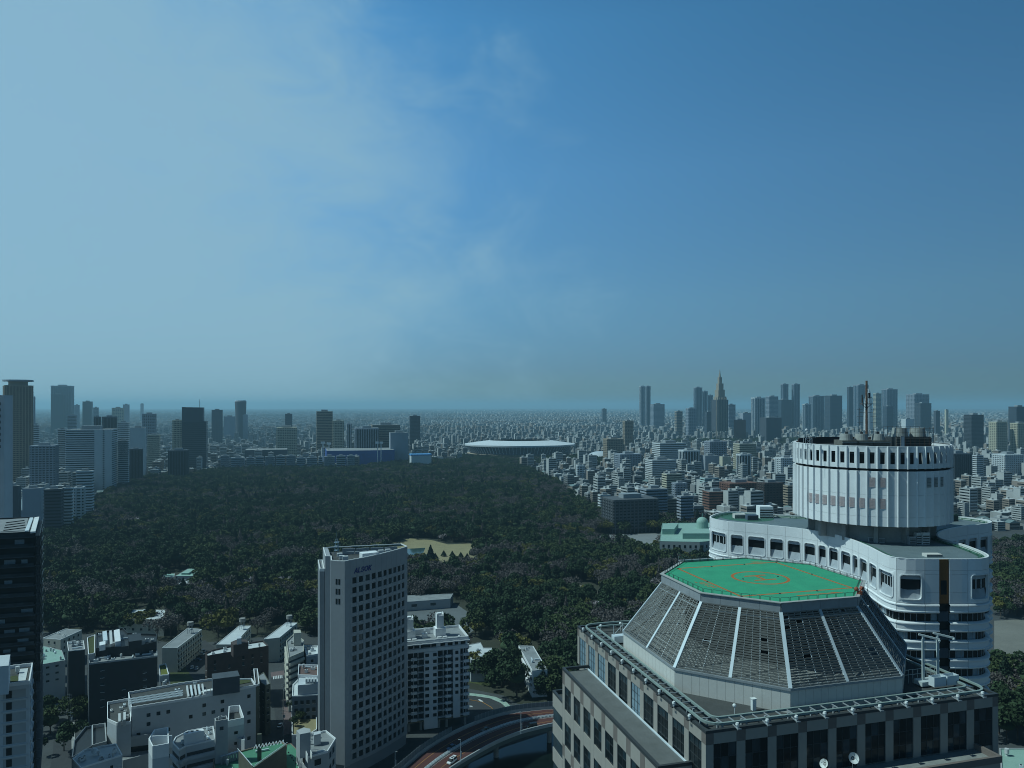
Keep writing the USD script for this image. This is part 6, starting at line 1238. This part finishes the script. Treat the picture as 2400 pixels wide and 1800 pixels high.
for k in range(7): t.part('pier', MB().cbox(p[0] - 22 + k * 7.3, 3119 - 26 + (k - 3) * 1.9, 3, 2.5, 0, zof(932, 3119), .25), TAN)
p = at(2035, 911, 4000); t = T('tower', 'white curved shell-shaped tower behind the mast', 'tower', (p[0], 4000, 0)); g = MB(); zz_ = np.linspace(0, p[2], 14); th = np.linspace(0, 6.283, 21)[:-1]; vs = [[p[0] + 24 * math.sqrt(max(.02, 1 - (z / p[2]) ** 3)) * math.cos(x), 4000 + 20 * math.sqrt(max(.02, 1 - (z / p[2]) ** 3)) * math.sin(x), z] for z in zz_ for x in th]; g.add(vs, [[k * 20 + j, k * 20 + (j + 1) % 20, (k + 1) * 20 + (j + 1) % 20] for k in range(13) for j in range(20)] + [[k * 20 + j, (k + 1) * 20 + (j + 1) % 20, (k + 1) * 20 + j] for k in range(13) for j in range(20)]); t.part('shell', g, LGT, smooth=True)
sx = [516, 540, 576, 598, 620, 646, 670, 694, 718, 745, 758, 787, 812, 834]
for i in range(13): tower(sx[i] + 1, sx[i + 1] - 2, 1068 + (i * 5) % 6, 1680, 'grey banded apartment house in the row behind the wood, number ' + 'one two three four five six seven eight nine ten eleven twelve thirteen'.split()[i] + ' from the left', GRB, 'band', cat='apartment block')
# stadium, ball park, dome, blue roof
cx, cy = (1219 - 1200) / F * 2060, 2120.0; st = T('stadium', 'large oval stadium with a pale flat rim roof over slanting ribs', 'stadium', (cx, cy, 0)); FP.append(Point(cx, cy).buffer(175))
th = np.linspace(0, 2 * np.pi, 97)[:-1]; el = lambda a, b: np.c_[cx + a * np.cos(th), cy + b * np.sin(th)]
def ringm(o, i, zo, zi): 
    n = 96; k = np.arange(n); j = (k + 1) % n; return MB().add(np.vstack([np.c_[o, np.full(n, zo)], np.c_[i, np.full(n, zi)]]), np.vstack([np.c_[k, j, j + n], np.c_[k, j + n, k + n]]))
st.part('rim_roof', ringm(el(158, 128), el(86, 60), 43, 53), M('stadium_roof', (.66, .68, .68), .5)); st.part('roof_edge', ringm(el(158, 128), el(158, 128), 43, 39), LGT); st.part('bowl', ringm(el(140, 112), el(146, 118), 0, 40), DKB)
for y_, z_ in ((8, 'lower'), (17, 'middle')): st.part('eave', ringm(el(152, 123), el(142, 114), y_, y_ + 1), TAN)
g = MB()
for k in range(96): g.bar([*el(157, 127)[k], 40], [*el(143, 115)[k], 20], .7)
st.part('roof_ribs', g, LGT, kind='stuff')
p = at(1136, 1079, 1900); solo('dome_hall', MB().sphere([p[0], 1900, 3], 12, 2, 1.0), WHITE, 'small white dome half hidden by trees in front of the stadium', 'dome', smooth=True)
t = tower(960, 1011, 1068, 1750, 'low hall with a bright blue vaulted roof left of the stadium', LGT, 'plain', cat='hall', hut=False); t.part('vault', MB(t.fr).box(-1, t.w + 1, -1, t.d + 1, t.z + .1, t.z + 3), M('bright_blue', (.10, .32, .62), .5))
t = tower(762, 925, 1057, 1800, 'ball park with long deep blue walls', M('deep_blue', (.04, .09, .30), .7), 'plain', cat='stadium', hut=False, dr=.7)
for i, (U, V) in enumerate(((757, 1040), (771, 1042), (885, 1040), (893, 1040))): p = at(U, V, 1790); m = T('floodlight_mast', ('far left', 'second', 'third', 'rightmost')[i] + ' white floodlight mast beside the blue ball park', 'mast', (p[0], 1790, 0), 'floodlight masts of the ball park'); m.part('mast', MB().bar([p[0], 1790, 0], [p[0], 1790, p[2]], 1.3), WHITE); m.part('lamp_rack', MB().box(p[0] - 5, p[0] + 5, 1789, 1790.5, p[2], p[2] + 5), WHITE)
t = tower(574, 674, 1055, 1850, 'low dark sports ground roof behind the apartment row', DKB, 'plain', cat='stadium', hut=False)
p = gp(1381, 1066); solo('arena_roof', MB().sphere([p[0], 2000, 8], 38, 2, .55), M('silver_roof', (.5, .54, .56), .4), 'silver saucer-like arena roof right of the stadium', 'arena', smooth=30)
b = B('hall with a pyramid roof and a bright ridge left of the avenue', [(46, 1196), (118, 1194), (104, 1160), (52, 1160)], 19, GRB, ROOFG, .1, cat='hall'); c = b.P.centroid; g = MB(); [g.add([[*b.c[i], 19], [*b.c[(i + 1) % 4], 19], [c.x, c.y, 31]], [[0, 1, 2]]) for i in range(4)]; b.part('pyramid_roof', g, M('pyramid_metal', (.22, .27, .29), .35))
vp = smoothed([gp(U, V, 9)[:2] for U, V in ((1405, 1112), (1425, 1130), (1450, 1148), (1500, 1163), (1570, 1178), (1700, 1206))], it=3); solo('rail_viaduct', MB().prism(LineString(vp).buffer(7), 7, 9.4), CONC, 'pale curving viaduct through the houses left of the drum', 'viaduct')
# ordinary city blocks
ex = prep(Polygon(park).buffer(15).union(MultiPolygon([]) if False else Polygon(gpoly([(86, 1300), (300, 1125), (345, 1112), (360, 1120), (130, 1280)]))))
from shapely.strtree import STRtree
ft_ = STRtree(FP + [x for x in belts])
CW_ = [M('city_wall_' + str(i), c, .85, c2=tuple(x * .6 for x in c), scale=.02, rnd=.8) for i, c in enumerate(((.36, .365, .35), (.25, .25, .245), (.29, .24, .20), (.46, .46, .44)))]
HC = []
rh = random.Random(12)
for i in range(8):
    c_ = K(f'class_house_{i}'); w, d, hh = rh.uniform(9, 14), rh.uniform(9, 15), (7, 8, 6.5, 9, 13, 18, 24, 32)[i]; c_.part('wall', MB().box(-w / 2, w / 2, -d / 2, d / 2, 0, hh), CW_[i % 4])
    if i < 3: g = MB(); g.hexa([(-w / 2 - .4, -d / 2 - .4, hh), (w / 2 + .4, -d / 2 - .4, hh), (w / 2 + .4, d / 2 + .4, hh), (-w / 2 - .4, d / 2 + .4, hh)], [(-w / 2, -.1, hh + 2.4), (w / 2, -.1, hh + 2.4), (w / 2, .1, hh + 2.4), (-w / 2, .1, hh + 2.4)]); c_.part('roof', g, (ROOFG, ROOFD, M('tile_teal', (.16, .22, .22), .8))[i])
    else: c_.part('roof', MB().box(-w / 2 + .3, w / 2 - .3, -d / 2 + .3, d / 2 - .3, hh + .01, hh + .3), (ROOFW, ROOFG)[i % 2]); c_.part('roof_hut', MB().box(-1.5, 1.5, 0, 3, hh + .31, hh + 2.6), CW_[3])
    g = MB()
    for f in range(max(1, int(hh / 3.2))):
        z = 1.2 + f * 3.2; g.box(-w / 2 + .6, w / 2 - .6, -d / 2 - .06, -d / 2 - .005, z, z + 1.3); g.box(-w / 2 - .06, -w / 2 - .005, -d / 2 + .6, d / 2 - .6, z, z + 1.3)
    c_.part('window_bands', g, GLD, kind='stuff'); HC.append(c_.path)
r = np.random.default_rng(31); pts = []
Y = 900.0
while Y < 4200:
    s_ = 19 + (Y - 900) * .006; xs = np.arange(-.76 * Y, .76 * Y, s_); pts.append(np.c_[xs + r.uniform(-.3, .3, len(xs)) * s_, Y + r.uniform(-.3, .3, len(xs)) * s_]); Y += s_
pts = np.vstack(pts); keep = []
for q in pts:
    P0 = Point(q)
    if ex.contains(P0) or len(ft_.query(P0, predicate='within')) or (q[0] < -.45 * q[1] and q[1] < 1050): continue
    keep.append(q)
pts = np.array(keep); cl = meshkit.noise(np.c_[pts / 160, np.zeros(len(pts))], 8); hk = np.where(r.random(len(pts)) < .30 + .25 * (cl > .55), r.integers(4, 8, len(pts)), r.integers(0, 4, len(pts))); rzz = .28 + (r.random(len(pts)) < .5) * 1.57 + r.normal(0, .12, len(pts)); ss = r.uniform(.8, 1.35, len(pts))
o = np.argsort(pts[:, 1]); nr, fr2 = o[:220], o[220:]
LB = ['small pale gabled house', 'small grey gabled house', 'small teal-roofed house', 'low white flat-roofed house', 'mid-rise brownish flats', 'mid-rise grey flats', 'taller pale flats', 'tall slim white flats']
for i in nr: k = int(hk[i]); copy(HC[k], 'house' if k < 4 else 'city_flats', LB[k] + ' among the nearest roofs beyond the park', 'house' if k < 4 else 'flats', (*pts[i], 0), rzz[i], float(ss[i]), group=LB[k] + 's beyond the park')
scatter('city_houses', HC, np.c_[pts[fr2], np.zeros(len(fr2))], hk[fr2], rzz[fr2], ss[fr2], 'countless houses and flats of the city beyond the park', 'houses')
CL = []
for i in range(4):
    c_ = K(f'class_district_{i}'); g = MB()
    for x in range(6):
        for y in range(6): hh = rh.choice((7, 8, 10, 12, 16, 22, 34)) * (1.5 if rh.random() < .04 else 1); g.cbox(x * 30 - 75 + rh.uniform(-5, 5), y * 30 - 75 + rh.uniform(-5, 5), rh.uniform(13, 24), rh.uniform(13, 24), 0, hh, .28)
    c_.part('blocks', g, CW_[i], kind='stuff'); CL.append(c_.path)
far = []; Y = 4250.0
while Y < 26000: s_ = 180 * (1 if Y < 9000 else 2); xs = np.arange(-.74 * Y, .74 * Y, s_); far.append(np.c_[xs, np.full(len(xs), Y) + r.uniform(-30, 30, len(xs)), np.full(len(xs), s_ / 180)]); Y += s_
far = np.vstack(far); sc3 = np.c_[far[:, 2], far[:, 2], np.where(far[:, 2] > 1, 1.3, 1.0)]
scatter('far_city', CL, np.c_[far[:, :2], np.zeros(len(far))], r.integers(0, 4, len(far)), r.integers(0, 4, len(far)) * 1.5708, sc3, 'hazy far city spreading to the horizon', 'city')
# ---------------------------------------------------------------- haze
_hz = usdkit.material(stage, '/World/Looks/haze', {'v': ('principled_volume', {'color': (.54, .83, .93), 'density': 7e-5, 'anisotropy': 0.2})}, volume='v.volume')
solo('haze', MB().box(-46000, 46000, -400, 62000, -12, 345), _hz, kind='stuff')
